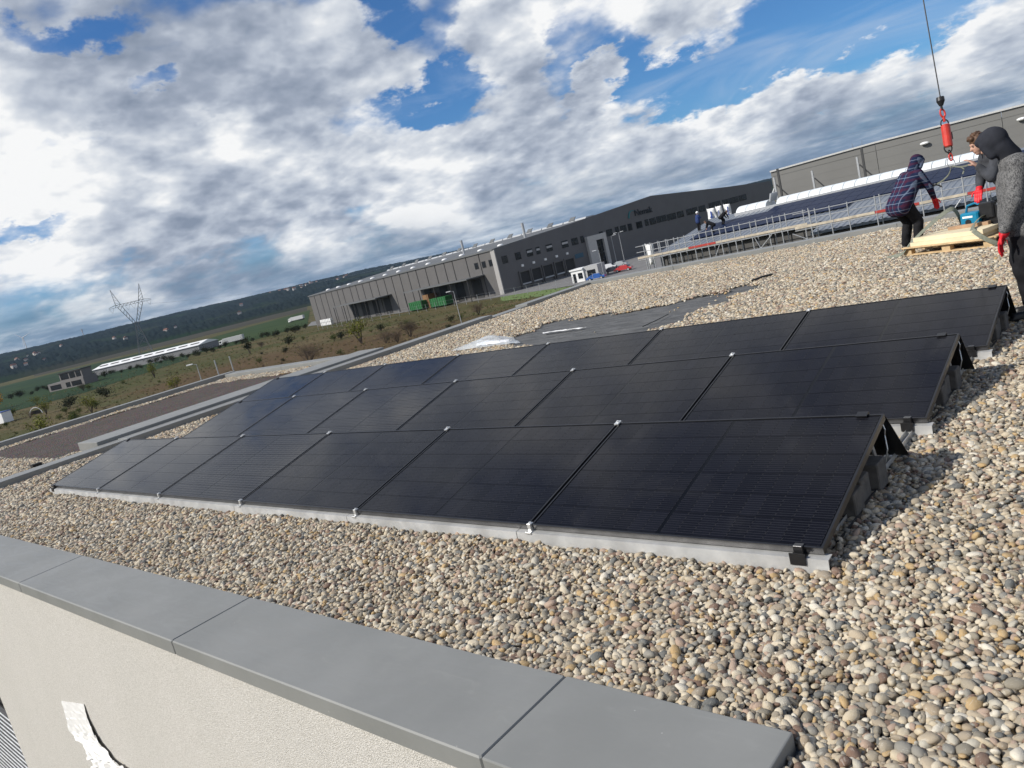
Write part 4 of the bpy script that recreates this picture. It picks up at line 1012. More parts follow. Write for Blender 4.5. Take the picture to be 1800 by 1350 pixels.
# ------------------------------------------------------------------ small things of the yard and field
def lamp_post(label, top, h, arms=1, side=-1):
    p = PX(top[0], top[1], GZ + h); o = thing('lamp_post', label, 'lamp post', (p.x, p.y, GZ), YAW)
    m = MB(); m.tube((0, 0, 0), (0, 0, h), .09, .055, 8); m.build('pole', STEEL, o)
    for s in ((side,) if arms == 1 else (-1, 1)):
        MB().tube((0, 0, h - .05), (s * .9, 0, h + .12), .04, n=6).build('arm', STEEL, o); MB().cbox(min(s * .5, s * 1.35), max(s * .5, s * 1.35), -.16, .16, h + .05, h + .19, .03).build('lamp_head', WHITE, o)
    return o
lamp_post('tall lamp post standing in the brown field before the factory', (797, 512), 6.0)
lamp_post('lamp post with white head just beyond the lower roof at left', (345, 640), 6.0)
lamp_post('single-armed lamp post beside the blue car', (1052, 440), 6.0)
lamp_post('lamp post between the dark car and the red car', (1074, 415), 7.5, 1, 1)
lamp_post('two-armed lamp post in front of the factory entrance', (1087, 409), 8, 2)
lamp_post('two-armed lamp post behind the left end of the workshop roof', (1204, 377), 8, 2)
for px, py, lb in ((377, 634, 'left bare gate post beyond the lower roof'), (403, 627, 'right bare gate post beyond the lower roof')):
    p = PX(px, py, GZ + 4.2); o = thing('gate_post', lb, 'post', (p.x, p.y, GZ)); MB().cbox(-.09, .09, -.09, .09, 0, 4.2, .02).build('shaft', STEEL, o); MB().box(-.11, .11, -.11, .11, 4.2, 4.26).build('cap', STEEL, o)
# wire fence between yard and field
fe = thing('wire_fence', 'thin wire mesh fence between the field and the factory yard', 'fence', (0, 0, GZ))
fp = [PX(px, py, GZ) for px, py in ((560, 580), (640, 568), (720, 553), (800, 539), (886, 524), (950, 513), (1010, 503), (1080, 490))]
last = None
for a, b in zip(fp[:-1], fp[1:]):
    n = max(2, int((b - a).length / 4))
    for i in range(n):
        q = a.lerp(b, i / n); m = MB(); m.tube((q.x, q.y, 0), (q.x, q.y, 2.0), .05, n=5); m.build('fence_post', STEEL, fe)
        if last is not None:
            m = MB()
            for z in (.4, 1.1, 1.95): m.tube((last.x, last.y, z), (q.x, q.y, z), .015, n=3, cap=False)
            m.build('fence_wire', STEEL, fe)
        last = q
def car(label, px, py, rz, col, L=4.2):
    p = PX(px, py, GZ); o = thing('parked_car', label, 'car', (p.x, p.y, GZ + .06), rz, 'cars parked by the white gatehouse')
    pm = pmat('car_' + label.split()[0], col, .3, .2, var=.03, coat=.8); h = L / 2
    m = MB(); prof = [(-h, .35), (-h + .05, .72), (-h + .75, .86), (-h * .45, 1.32), (h * .22, 1.40), (h * .68, 1.0), (h - .02, .78), (h, .38)]
    vs = []; fs = []; secs = ((-.86, .86), (-.70, 1.0), (.70, 1.0), (.86, .86))
    n = len(prof)
    for y, k in secs: vs += [(x, y * (1 if z < .9 else .86), (z if z < .5 else .5 + (z - .5) * (1 if abs(y) < .8 else .93))) for x, z in prof]
    for s in range(3):
        for i in range(n): j = (i + 1) % n; fs.append((s * n + i, s * n + j, (s + 1) * n + j, (s + 1) * n + i))
    fs += [tuple(range(n)), tuple(range(4 * n - 1, 3 * n - 1, -1))]
    m.add(vs, fs); smooth_by_angle(m.build('body', pm, o), 40)
    for s in (-1, 1):
        y = s * .765; MB().add([(-h * .62, y, .92), (h * .52, y, .98), (h * .18, y * .96, 1.28), (-h * .40, y * .96, 1.24), (-h * .62, y * .9, .92), (h * .52, y * .9, .98), (h * .18, y * .88, 1.28), (-h * .40, y * .88, 1.24)], [(0, 1, 2, 3), (4, 5, 6, 7), (0, 1, 5, 4), (1, 2, 6, 5), (2, 3, 7, 6), (3, 0, 4, 7)]).build('side_window', GLASS, o)
        for x in (-h * .62, h * .6):
            w = MB().tube((x, s * .66, .32), (x, s * .89, .32), .32, n=16).build('wheel', BLKS, o); MB().tube((x, s * .88, .32), (x, s * .905, .32), .19, n=12).build('rim', ALU, w)
        MB().box(h - .06, h + .01, s * .5 - .18, s * .5 + .18, .6, .74).build('headlight', WHITE, o)
    MB().obox((h * .45, 0, 1.18), (.26, 0, -.235), (0, .66, 0), (.015, 0, .02)).build('windscreen', GLASS, o); MB().obox((-h * .615, 0, 1.1), (.17, 0, .21), (0, .62, 0), (-.02, 0, .015)).build('rear_window', GLASS, o)
car('blue hatchback parked right of the white gatehouse', 1049, 492, R_(200), (0.01, 0.09, 0.35)); car('dark car parked between the white car and the red car', 1077, 480, R_(205), (0.01, 0.012, 0.02))
car('white car parked behind the dark car', 1070, 474, R_(205), (.75, .75, .75)); car('red car parked at the right end of the row', 1097, 477, R_(195), (.45, .012, .012)); car('silver car parked behind the red car', 1090, 469, R_(195), (.35, .37, .38))
p = PX(1026, 495, GZ); ht = thing('gatehouse', 'small white flat-roofed gatehouse beside the parked cars', 'gatehouse', (p.x, p.y + 2, GZ), R_(8)); ht.scale = (.85, .85, .85)
MB().box(-3.6, .1, -2.2, 2.2, 0, 3.2).build('front_block', WHITE, ht); MB().box(.12, 4.2, -1.8, 2.6, 0, 3.7).build('rear_block', pmat('grey_block', (.4, .4, .4), .6), ht); MB().box(-3.8, .1, -2.5, 2.4, 3.2, 3.55).build('roof_slab', WHITE, ht)
for x0, x1, z0 in ((-3.1, -2.3, 0.05), (-1.6, -.3, .9)): MB().box(x0, x1, -2.26, -2.19, z0, 2.4).build('window', GLASS, ht)
MB().box(1.0, 3.4, -1.86, -1.79, .9, 2.6).build('window', GLASS, ht); MB().box(-3.66, -3.59, -1.2, .4, .05, 2.3).build('door', GLASS, ht)
GRN = pmat('green_skip', (0.02, 0.12, 0.035), .5, var=.15)
def skip(label, px, py, rz, L=7.5):
    q = FO + FX * FS(px, py, -4.5)[0] - FY * 4.5; o = thing('skip_container', label, 'container', (q.x, q.y, GZ + .06), rz, 'green skips under the canopy'); h = L / 2
    m = MB(); m.prism([(-h, .3), (h, .3), (h + .1, 2.6), (-h - .1, 2.6), (-h - .1, 2.5), (-h, 2.45)], 'y', -1.2, 1.2); m.build('body', GRN, o)
    for i in range(7): x = -h + .5 + i * (L - 1) / 6; MB().box(x - .07, x + .07, -1.3, -1.19, .3, 2.5).build('rib', GRN, o)
    for x in (-h + .6, h - .6): MB().box(x - .2, x + .2, -1, 1, 0, .32).build('skid', BLKS, o)
skip('left green skip container under the factory canopy', 738, 541, TH); skip('right green skip container under the factory canopy', 777, 534, TH, 8)
for i in range(7):
    for j in range(2):
        p = FO + FX * (FS(566, 566, -3.5)[0] + i * 1.35) - FY * 3.5; o = thing('tank_crate', 'white caged tank in the %s layer of the stack before the factory end' % ('lower', 'upper')[j], 'tank', (p.x, p.y, GZ + .08 + j * 1.15), TH, '%s caged tanks' % ('lower', 'upper')[j])
        MB().cbox(-.48, .48, -.5, .5, .14, 1.08, .06).build('tank', WHITE, o); MB().box(-.5, .5, -.52, .52, 0, .13).build('base', STEEL, o)
def lorry(label, px, py, rz, s=1.0):
    p = PX(px, py, GZ); o = thing('lorry', label, 'lorry', (p.x, p.y, GZ), rz); o.scale = (s, s, s)
    MB().cbox(-6.5, 6.2, -1.25, 1.25, 1.15, 3.95, .04).build('trailer_box', pmat('trailer', (.50, .50, .50), .5), o); MB().box(-6.5, 6.0, -.9, .9, .9, 1.14).build('chassis', BLKS, o)
    cb = MB(); cb.prism([(6.5, .5), (8.7, .5), (8.75, 1.7), (8.4, 3.2), (6.5, 3.5)], 'y', -1.2, 1.2); c = cb.build('cab', WHITE, o)
    MB().obox((8.62, 0, 2.4), (.17, 0, -.62), (0, 1.05, 0), (.02, 0, .01)).build('windscreen', GLASS, c); MB().box(7.2, 8.2, -1.23, 1.23, 1.9, 2.8).build('side_window', GLASS, c)
    for x in (-5, -3.7, -2.4, 6.9, 7.9):
        for s_ in (-1, 1): MB().tube((x, s_ * .85, .5), (x, s_ * 1.2, .5), .5, n=14).build('wheel', BLKS, o)
lorry('white articulated lorry driving along the far field edge', 412, 603, R_(215), .74); lorry('white lorry standing left of the factory end wall', 524, 564, R_(200), .7)
# distant low buildings
def rot_between(a, b): return math.atan2(b.y - a.y, b.x - a.x)
a, b = PX(166, 662, GZ), PX(352, 618, GZ); Ls = (b - a).length; sh = thing('long_shed', 'long low shed with a bright white roof at the field edge', 'shed', (a.x, a.y, GZ), rot_between(a, b))
MB().box(0, Ls, 0, 14, 0, 2.9).build('wall', pmat('shed_wall', (.20, .20, .21), .7), sh)
m = MB(); m.prism([(-.4, 2.9), (14.4, 2.9), (7, 4.4)], 'x', -.3, Ls + .3); rf = m.build('roof', WHITE, sh)
for i in range(9): x = 4 + i * (Ls - 8) / 8; MB().obox((x, 3.2, 3.80), (2.2, 0, 0), (0, .5, .10), (0, -.01, .05)).build('roof_vent', JOINT, rf)
a, b = PX(88, 690, GZ), PX(150, 676, GZ); ho = thing('grey_house', 'two-storey flat-roofed house with dark windows at the field edge', 'house', (a.x, a.y, GZ), rot_between(a, b)); Ls = (b - a).length
HW = pmat('house_wall', (.16, .15, .145), .8); MB().box(0, Ls, 0, 6, 0, 3.0).build('ground_floor', HW, ho); MB().box(Ls * .35, Ls - .5, .6, 5, 3.0, 6.0).build('upper_floor', HW, ho); MB().box(Ls * .32, Ls - .2, .2, 5.2, 6.0, 6.25).build('roof', JOINT, ho)
for x0, x1, z0, z1, y in ((.06, .36, .5, 2.3, -.06), (.50, .62, .5, 2.3, -.06), (.66, .93, .5, 2.3, -.06), (.38, .60, 3.5, 5.7, .54), (.63, .78, 3.5, 5.7, .54), (.81, .94, 3.5, 5.7, .54)): MB().box(Ls * x0, Ls * x1, y, y + .1, z0, z1).build('window', GLASS, ho)
p = PX(2, 745, GZ); cb = thing('site_cabin', 'small white and blue cabin cut by the left border', 'cabin', (p.x, p.y, GZ), R_(20)); MB().box(-3, 3, -1.2, 1.2, .1, 2.6).build('box', WHITE, cb); MB().box(-3.1, 3.1, -1.3, 1.3, 2.6, 2.75).build('roof', pmat('blue_trim', (.03, .08, .3), .5), cb); MB().box(-.3, .6, -1.25, -1.19, .9, 2.0).build('window', GLASS, cb)
p = PX(64, 728, GZ); ac = thing('hoop_arch', 'small pale hoop arch in the left field', 'arch', (p.x, p.y, GZ), YAW); MB().path([(1.5 * math.cos(t * math.pi / 12), 0, 1.6 * math.sin(t * math.pi / 12)) for t in range(13)], .09, 6).build('hoop', WHITE, ac); MB().box(-1.3, 1.3, .1, .2, 0, .9).build('panel', BLKS, ac)
r = random.Random(3)
hm = MB().box(-5, 5, -4, 4, -3, 4.5).mesh('wall', pmat('house_plaster', (.42, .40, .37), .8)); rm = MB().prism([(-4.6, 4.5), (4.6, 4.5), (0, 8)], 'x', -5.4, 5.4).mesh('roof', pmat('tile_roof', (.16, .07, .045), .8))
for i in range(36):
    az = R_(r.choice([r.uniform(143, 149), r.uniform(143.5, 147.5), r.uniform(143.5, 147.5), r.uniform(163, 166), r.uniform(150, 164)])); rr = r.uniform(2300, 3200) if math.degrees(az) < 150 else r.uniform(1700, 2400)
    x, y = CAM.x + rr * math.cos(az), CAM.y + rr * math.sin(az); o = thing('village_house', 'tiny pale village house on the distant hill slope', 'house', (x, y, HILLZ(x, y)), r.uniform(0, 3), 'village houses on the far hill'); s = r.uniform(.55, .95); o.scale = (s, s, s)
    obj('wall', hm, o); obj('roof', rm, o)
# pylons, wires and wind turbine
def pylon_mesh():
    m = MB(); T = lambda a, b, r=.17: m.tube(a, b, r, n=4, cap=False)
    lev = [(0, 4.6), (7, 3.5), (13, 2.5), (18, 1.6), (22, 1.0)]
    for (z0, w0), (z1, w1) in zip(lev[:-1], lev[1:]):
        for sx, sy in ((-1, -1), (1, -1), (1, 1), (-1, 1)):
            T((sx * w0, sy * w0, z0), (sx * w1, sy * w1, z1), .2)
            nx, ny = (-sy, sx); T((sx * w0, sy * w0, z0), (nx * w1, ny * w1, z1), .1); T((nx * w0, ny * w0, z0), (sx * w1, sy * w1, z1), .1); T((sx * w1, sy * w1, z1), (nx * w1, ny * w1, z1), .1)
    for s in (-1, 1):
        for y in (-.8, .8):
            T((s * .9, y, 22), (s * 8.5, y, 37), .18); T((s * -.2, y, 23), (s * 5.5, y, 37), .18)
            for i in range(6): t0, t1 = i / 6, (i + 1) / 6; T((s * (.9 + 7.6 * t0), y, 22 + 15 * t0), (s * (-.2 + 5.7 * t1), y, 23 + 14 * t1), .09)
            T((s * 6.0, y, 38.6), (s * 9.6, 0, 50), .15); T((s * 9.2, y, 38.6), (s * 9.6, 0, 50), .15)
            for i in range(5): t0, t1 = i / 5, (i + .9) / 5; T((s * (6 + 3.6 * t0), y * (1 - t0), 38.6 + 11.4 * t0), (s * (9.2 + .4 * t1), y * (1 - t1), 38.6 + 11.4 * t1), .09)
    for y in (-.8, .8):
        T((-14, 0, 37.6), (-10, y, 38.6)); T((14, 0, 37.6), (10, y, 38.6)); T((-10, y, 38.6), (10, y, 38.6), .15); T((-14, 0, 37), (14, 0, 37), .13)
        for i in range(16): x = -10 + i * 1.25; T((x, y, 38.6 if i % 2 else 37), (x + 1.25, y, 37 if i % 2 else 38.6), .09)
    for x in (-12.5, -2, 2, 12.5):
        for dx in (-1.6, 1.6): T((x + dx, 0, 37), (x, 0, 33.6), .08)
    return m.mesh('lattice', pmat('weathered_lattice', (.22, .22, .225), .6, .2))
PM = pylon_mesh()
p = PX(258, 623, GZ); o = thing('power_pylon', 'large lattice power pylon with two horns in front of the hill', 'pylon', (p.x, p.y, GZ), R_(62)); obj('lattice', PM, o)
for s in (-4.6, 4.6): MB().box(s - .6, s + .6, -5.2, 5.2, -.2, .5).build('footing', CONC, o)
d = RAY(1505, 243); d = d / math.hypot(d.x, d.y); o = thing('power_pylon', 'tiny distant pylon showing above the grey hall roof', 'pylon', (CAM.x + d.x * 1750, CAM.y + d.y * 1750, GZ), R_(20)); obj('lattice', PM, o)
def wire(label, pa, pb, sag, r=.035):
    pts = [pa.lerp(pb, t / 40) - Vector((0, 0, sag * 4 * (t / 40) * (1 - t / 40))) for t in range(41)]
    tag(MB().path(pts, r, 4).build('power_line', STEEL), label, 'power line', 'overhead power lines')
wire('upper overhead wire crossing the sky at right', PD(1960, 60, 300), PD(1010, 335, 900), 4); wire('lower overhead wire running just above the grey hall', PD(1960, 108, 300), PD(900, 380, 900), 4)
wire('faint wire left of the factory above the hill', PD(262, 534, 620), PD(800, 432, 900), 10, .06)
for px, py, s, lb in ((47, 612, 1.0, 'wind turbine on the hill crest at far left'), (147, 590, .6, 'slim mast on the hill crest left of the pylon')):
    d = RAY(px, py); d = d / math.hypot(d.x, d.y); x, y = CAM.x + d.x * 3400, CAM.y + d.y * 3400; o = thing('wind_turbine' if s == 1 else 'radio_mast', lb, 'turbine' if s == 1 else 'mast', (x, y, HILLZ(x, y)), YAW)
    MB().tube((0, 0, -5), (0, 0, 45 * s), 2.2, 1.2, 8).build('tower', WHITE if s == 1 else STEEL, o)
    if s == 1:
        h = MB().box(-1.5, 1.5, -3.5, 2, 44, 47).build('nacelle', WHITE, o)
        for a in (20, 140, 260): m = MB(); m.tube((0, -4, 45.5), (34 * math.cos(R_(a)), -4, 45.5 + 34 * math.sin(R_(a))), 1.5, .4, 6); m.build('blade', WHITE, o)
    else: MB().tube((0, 0, 20), (0, 0, 32), 3, 3, 8).build('antenna_ring', STEEL, o)

# ------------------------------------------------------------------ people
def melt(mb, name, mats, parent, voxel=.012, it=6, fn=None):
    """joins overlapping volumes into one continuous skin"""
    o = mb.build(name, None, None); md = o.modifiers.new('r', 'REMESH'); md.mode = 'VOXEL'; md.voxel_size = voxel; md.use_smooth_shade = True
    sm = o.modifiers.new('s', 'SMOOTH'); sm.iterations = it; sm.factor = .5
    dg = bpy.context.evaluated_depsgraph_get(); me = bpy.data.meshes.new_from_object(o.evaluated_get(dg)); bpy.data.objects.remove(o)
    me.name = name; me.materials.clear(); me.materials.append(mats); me.shade_smooth()
    if fn:
        for v in me.vertices: v.co = fn(v.co)
    return obj(name, me, parent)
SKIN = pmat('skin', (0.50, 0.29, 0.21), .55, var=.1, vscale=20)
def wrinkle(seed, amp=.006, f=16):
    r = random.Random(seed); ph = [r.uniform(0, 6.28) for _ in range(6)]
    def g(c):
        d = amp * (math.sin(c.z * f + 3 * math.sin(c.x * 9 + ph[0]) + ph[1]) + .7 * math.sin(c.z * f * 1.9 + c.y * 14 + ph[2]) + .5 * math.sin(c.x * 22 + c.z * 13 + ph[3]))
        return c + Vector((d, d * .7, 0)) * .6
    return g
def hand(mb, wrist, elbow, size=1.0, curl=.5, thumb=1):
    w, e = Vector(wrist), Vector(elbow); f = (w - e).normalized(); up = Vector((0, 0, 1)); s = f.cross(up).normalized() * thumb; n = s.cross(f).normalized() * thumb
    k = size; pc = w + f * .055 * k
    for j in range(4):
        off = (j - 1.5) * .021 * k; b = w + f * .025 * k + s * off * .7; kn = w + f * .092 * k + s * off
        mb.cap(b, kn, .016 * k, .013 * k, 8)
        ln = (.036, .044, .041, .032)[j] * k; p = kn; dr = f
        for q in range(3): dr = (dr - n * curl * (.5 + .2 * q)).normalized(); p2 = p + dr * ln * (1 - .22 * q); mb.cap(p, p2, .0095 * k, .0082 * k, 8); p = p2
    b = w + f * .03 * k - s * .03 * k; p1 = b + (f * .6 - s * .9 - n * .3).normalized() * .042 * k; p2 = p1 + (f * .9 - s * .25 - n * .45).normalized() * .034 * k
    mb.cap(w + f * .02 * k - s * .012 * k, b, .017 * k, .014 * k, 8); mb.cap(b, p1, .013 * k, .0105 * k, 8); mb.cap(p1, p2, .0105 * k, .0085 * k, 8)
def person(label, loc, rz, J, top, trousers, gloves=(None, None), hood=None, hair=None, fine=True, tk=1.0):
    """J: joints in metres, x forward, y left, z up from the feet"""
    o = thing('person', label, 'person', loc, rz); V = {k_: Vector(v) for k_, v in J.items()}; vx = .012 if fine else .022
    hd, nk, ch, pv = V['head'], V['neck'], V['chest'], V['pelvis']; fwd = V.get('look', Vector((1, 0, 0))).normalized()
    up = (hd - nk).normalized(); up = (up * .5 + Vector((0, 0, 1)) * .5).normalized(); sd = up.cross(fwd).normalized(); fw = sd.cross(up).normalized()
    hr = Matrix((fw, sd, up)).transposed()
    H = lambda a, b, c: hd + hr @ Vector((a, b, c))
    b = MB()
    b.ell(H(-.008, 0, .03), (.095, .076, .098), 18, 12, hr); b.cap(H(.03, 0, -.05), H(.045, 0, -.085), .055, .04); b.ell(H(.035, 0, -.03), (.06, .062, .075), 14, 10, hr)   # skull, jaw, face
    b.cap(H(.088, 0, .01), H(.108, 0, -.028), .010, .015, 8); b.cap(H(.082, -.03, .03), H(.082, .03, .03), .012, .012, 8); b.cap(H(.083, -.02, -.062), H(.083, .02, -.062), .011, .011, 8)
    for s in (-1, 1): b.ell(H(-.005, s * .078, -.005), (.022, .012, .034), 10, 8, hr)
    b.cap(nk, H(-.01, 0, -.04), .062, .056); b.cap(nk, ch, .07, .10); b.cap(ch, pv, .105, .105)
    for s in ('l', 'r'):
        sh, el, wr, hp, kn, an = (V[x + s] for x in ('sh', 'el', 'wr', 'hip', 'kn', 'an'))
        b.cap(ch.lerp(nk, .5), sh, .075, .052); b.cap(sh, el, .046, .038); b.cap(el, wr, .037, .026); b.cap(pv, hp, .10, .085); b.cap(hp, kn, .08, .055); b.cap(kn, an, .05, .038); b.cap(an, an + Vector((.10, 0, -.06)), .03, .022)
        if gloves[0 if s == 'l' else 1] is None: hand(b, wr, el, 1.0, .45, 1 if s == 'l' else -1)
    melt(b, 'body', SKIN, o, .009 if fine else .02, 3)
    if fine:
        for s in (-1, 1): MB().ell(H(.080, s * .03, .008), (.010, .012, .009), 8, 6, hr).build('eye', pmat('eye', (.03, .02, .015), .2), o, True)
    # jacket
    j = MB(); m2 = ch.lerp(pv, .5)
    side = Vector((0, 1, 0))
    for a, c, ra, rc in ((ch + Vector((0, 0, .05)), ch, .13, .15), (ch, m2, .155, .155), (m2, pv, .155, .165)):
        for t in (-1, -.35, .35, 1): j.cap(a + side * t * .085, c + side * t * .085, ra * tk, rc * tk, 14)
    j.cap(nk, ch, .078, .13)
    for s in ('l', 'r'):
        sh, el, wr = (V[x + s] for x in ('sh', 'el', 'wr'))
        j.cap(ch.lerp(nk, .55), sh, .10 * tk, .084 * tk); j.cap(sh, el, .080 * tk, .064 * tk); j.cap(el, el.lerp(wr, .93), .063 * tk, .046 * tk)
    hem = pv + (pv - m2).normalized() * .10
    for t in (-1, 0, 1): j.cap(pv + side * t * .08, hem + side * t * .08, .165 * tk, .16 * tk)
    melt(j, 'jacket', top, o, vx, 4, wrinkle(hash(label) % 99, .006))
    t_ = MB()
    for s in ('l', 'r'):
        hp, kn, an = (V[x + s] for x in ('hip', 'kn', 'an'))
        t_.cap(pv, hp, .14, .125); t_.cap(hp, kn, .118, .088); t_.cap(kn, an + Vector((0, 0, .02)), .086, .076)
        sh_ = MB(); a0 = an + Vector((-.04, 0, -.055)); sh_.cap(a0, an + Vector((.15, 0, -.062)), .045, .040); sh_.cap(an, an + Vector((0, 0, -.03)), .055, .055)
        sh_.box(a0.x - .045, an.x + .19, an.y - .045, an.y + .045, an.z - .10, an.z - .075); melt(sh_, 'shoe', BLKS, o, .012, 3)
    melt(t_, 'trousers', trousers, o, vx, 4, wrinkle(5 + hash(label) % 99, .008, 21))
    for i, s in enumerate(('l', 'r')):
        if gloves[i] is not None:
            g_ = MB(); wr, el = V['wr' + s], V['el' + s]; g_.cap(wr.lerp(el, .16), wr + (wr - el).normalized() * .03, .045, .040); hand(g_, wr, el, 1.16, .4, 1 if s == 'l' else -1); melt(g_, 'glove', gloves[i], o, .0065, 2)
    if hood is not None:
        h = MB(); h.ell(H(-.020, 0, .03), (.118, .100, .118), 18, 12, hr); h.cap(H(-.05, 0, -.03), nk + Vector((-.02, 0, .0)), .085, .09); h.cap(H(.03, 0, .075), H(.085, 0, .062), .066, .046)
        for s in (-1, 1): h.cap(H(.045, s * .065, .03), H(.02, s * .06, -.08), .036, .042)
        melt(h, 'hood', hood, o, .012, 5, wrinkle(3, .003, 30))
    if hair is not None:
        h = MB(); h.ell(H(-.018, 0, .05), (.105, .086, .095), 18, 12, hr); h.ell(H(-.055, 0, .0), (.06, .075, .075), 14, 10, hr); h.cap(H(.05, -.04, .115), H(.06, .04, .105), .03, .03)
        r_ = random.Random(4)
        for i in range(46):
            th, ph = r_.uniform(0, 6.28), r_.uniform(.1, 1.3); n_ = Vector((math.sin(ph) * math.cos(th), math.sin(ph) * math.sin(th), math.cos(ph))); p0 = H(-.018 + .1 * n_.x, .082 * n_.y, .05 + .09 * n_.z); h.cap(p0, p0 + hr @ (n_ * .022 + Vector((.012, 0, .004))), .012, .005, 6)
        melt(h, 'hair', hair, o, .008, 1)
    return o
def plaid(k, b):
    tc = k.n('ShaderNodeTexCoord'); X, Y, Z = k.xyz(k.v('ADD', tc.outputs['Object'], k.v('SCALE', k.n('ShaderNodeTexNoise').outputs[1], .02)))
    def st(v, p, w, o=0.0): return k.m('LESS_THAN', k.m('FRACT', k.m('ADD', k.m('DIVIDE', v, p), o)), w)
    H_ = k.m('MULTIPLY', k.m('ARCTAN2', Y, k.m('ADD', X, 1.1)), 1.1)
    c = (0.014, 0.022, 0.055)
    c = k.mix(k.m('MULTIPLY', st(Z, .13, .30), .4), c, (0.09, 0.016, 0.03)); c = k.mix(k.m('MULTIPLY', st(H_, .15, .30), .35), c, (0.09, 0.016, 0.03))
    c = k.mix(k.m('MULTIPLY', st(Z, .13, .10, .45), .5), c, (0.20, 0.25, 0.34)); c = k.mix(k.m('MULTIPLY', st(H_, .15, .09, .5), .5), c, (0.20, 0.25, 0.34))
    k.put(b.inputs['Base Color'], c); b.inputs['Roughness'].default_value = .95; b.inputs['Specular IOR Level'].default_value = .1
def knit(k, b):
    tc = k.n('ShaderNodeTexCoord'); P = tc.outputs['Object']; n = k.noise(k.v('MULTIPLY', P, (1, 1, .6)), 120, 3, .7); n2 = k.noise(P, 30, 4, .6)
    k.put(b.inputs['Base Color'], k.mix(k.ss(k.m('ADD', n, k.m('MULTIPLY', n2, .4)), .50, .86), (0.045, 0.045, 0.048), (0.21, 0.208, 0.205))); b.inputs['Roughness'].default_value = 1; b.inputs['Specular IOR Level'].default_value = .05
    bp = k.n('ShaderNodeBump'); bp.inputs['Distance'].default_value = .006; k.put(bp.inputs['Height'], n); k.put(b.inputs['Normal'], bp.outputs[0])
PLAID = custom('plaid_cloth', plaid); KNIT = custom('grey_knit', knit)
DKG = pmat('dark_grey_cloth', (0.055, 0.058, 0.066), .95, var=.25, vscale=9, spec=.1); TRB = pmat('black_cloth', (0.014, 0.014, 0.016), .9, var=.3, vscale=7, spec=.15); CHAR = pmat('charcoal_cloth', (0.032, 0.034, 0.042), .95, var=.2, spec=.1)
RED = pmat('red_glove', (0.62, 0.012, 0.02), .6, var=.12, vscale=30); GLV = pmat('grey_glove', (.12, .11, .10), .8); HAIR = pmat('brown_hair', (.085, .042, .02), .6, var=.4, vscale=40)
# man in plaid, bending towards the hook (faces right along the picture)
pA = PX(1608, 436, 0)
person('person in a blue and red plaid hooded jacket bending towards the pallet', (pA.x, pA.y, 0), YAW + R_(8),
       dict(head=(.29, 0, 1.44), neck=(.18, 0, 1.31), chest=(.07, 0, 1.15), pelvis=(-.15, 0, .84), look=(1, 0, -.45), shl=(.13, .18, 1.26), shr=(.14, -.18, 1.26), ell=(.33, .22, 1.04), elr=(.28, -.22, .99), wrl=(.55, .12, 1.00), wrr=(.40, -.14, .78),
            hipl=(-.15, .10, .82), hipr=(-.14, -.10, .82), knl=(.03, .12, .46), knr=(.06, -.11, .46), anl=(-.06, .13, .09), anr=(.0, -.12, .09)), PLAID, TRB, gloves=(GLV, RED), hood=PLAID, tk=.98)
# man with brown hair behind, holding the sling (faces left)
pB = PD(1751, 300, 9.7)
person('person with short brown hair and dark grey jacket steadying the sling', (pB.x, pB.y, 0), YAW + R_(180 - 12),
       dict(head=(.16, 0, 1.555), neck=(.07, 0, 1.43), chest=(-.03, 0, 1.24), pelvis=(-.26, 0, .90), look=(1, 0, -.55), shl=(.05, .19, 1.36), shr=(.03, -.19, 1.36), ell=(.16, .24, 1.12), elr=(.10, -.22, 1.10), wrl=(.26, .14, 1.29), wrr=(.17, -.12, 1.00),
            hipl=(-.26, .10, .88), hipr=(-.26, -.10, .88), knl=(-.26, .11, .48), knr=(-.30, -.11, .48), anl=(-.32, .12, .09), anr=(-.38, -.12, .09)), DKG, TRB, gloves=(None, RED), hair=HAIR)
# man in the grey jumper, nearest, cut by the frame (faces left and away)
pC = PX(1782, 566, 0)
person('person in a grey knitted jumper with dark hood and red gloves at the right border', (pC.x + .02, pC.y + .22, 0), YAW + R_(155),
       dict(head=(.04, 0, 1.57), neck=(-.06, 0, 1.43), chest=(-.12, 0, 1.23), pelvis=(-.11, 0, .92), look=(1, -.75, -.55), shl=(-.09, .205, 1.37), shr=(-.10, -.205, 1.37), ell=(-.02, .27, 1.06), elr=(-.10, -.25, 1.06), wrl=(.07, .22, .82), wrr=(-.06, -.20, .84),
            hipl=(-.11, .11, .90), hipr=(-.11, -.11, .90), knl=(-.05, .12, .49), knr=(-.08, -.12, .49), anl=(-.09, .12, .09), anr=(-.16, -.12, .09)), KNIT, TRB, gloves=(RED, RED), hood=CHAR, tk=1.06)
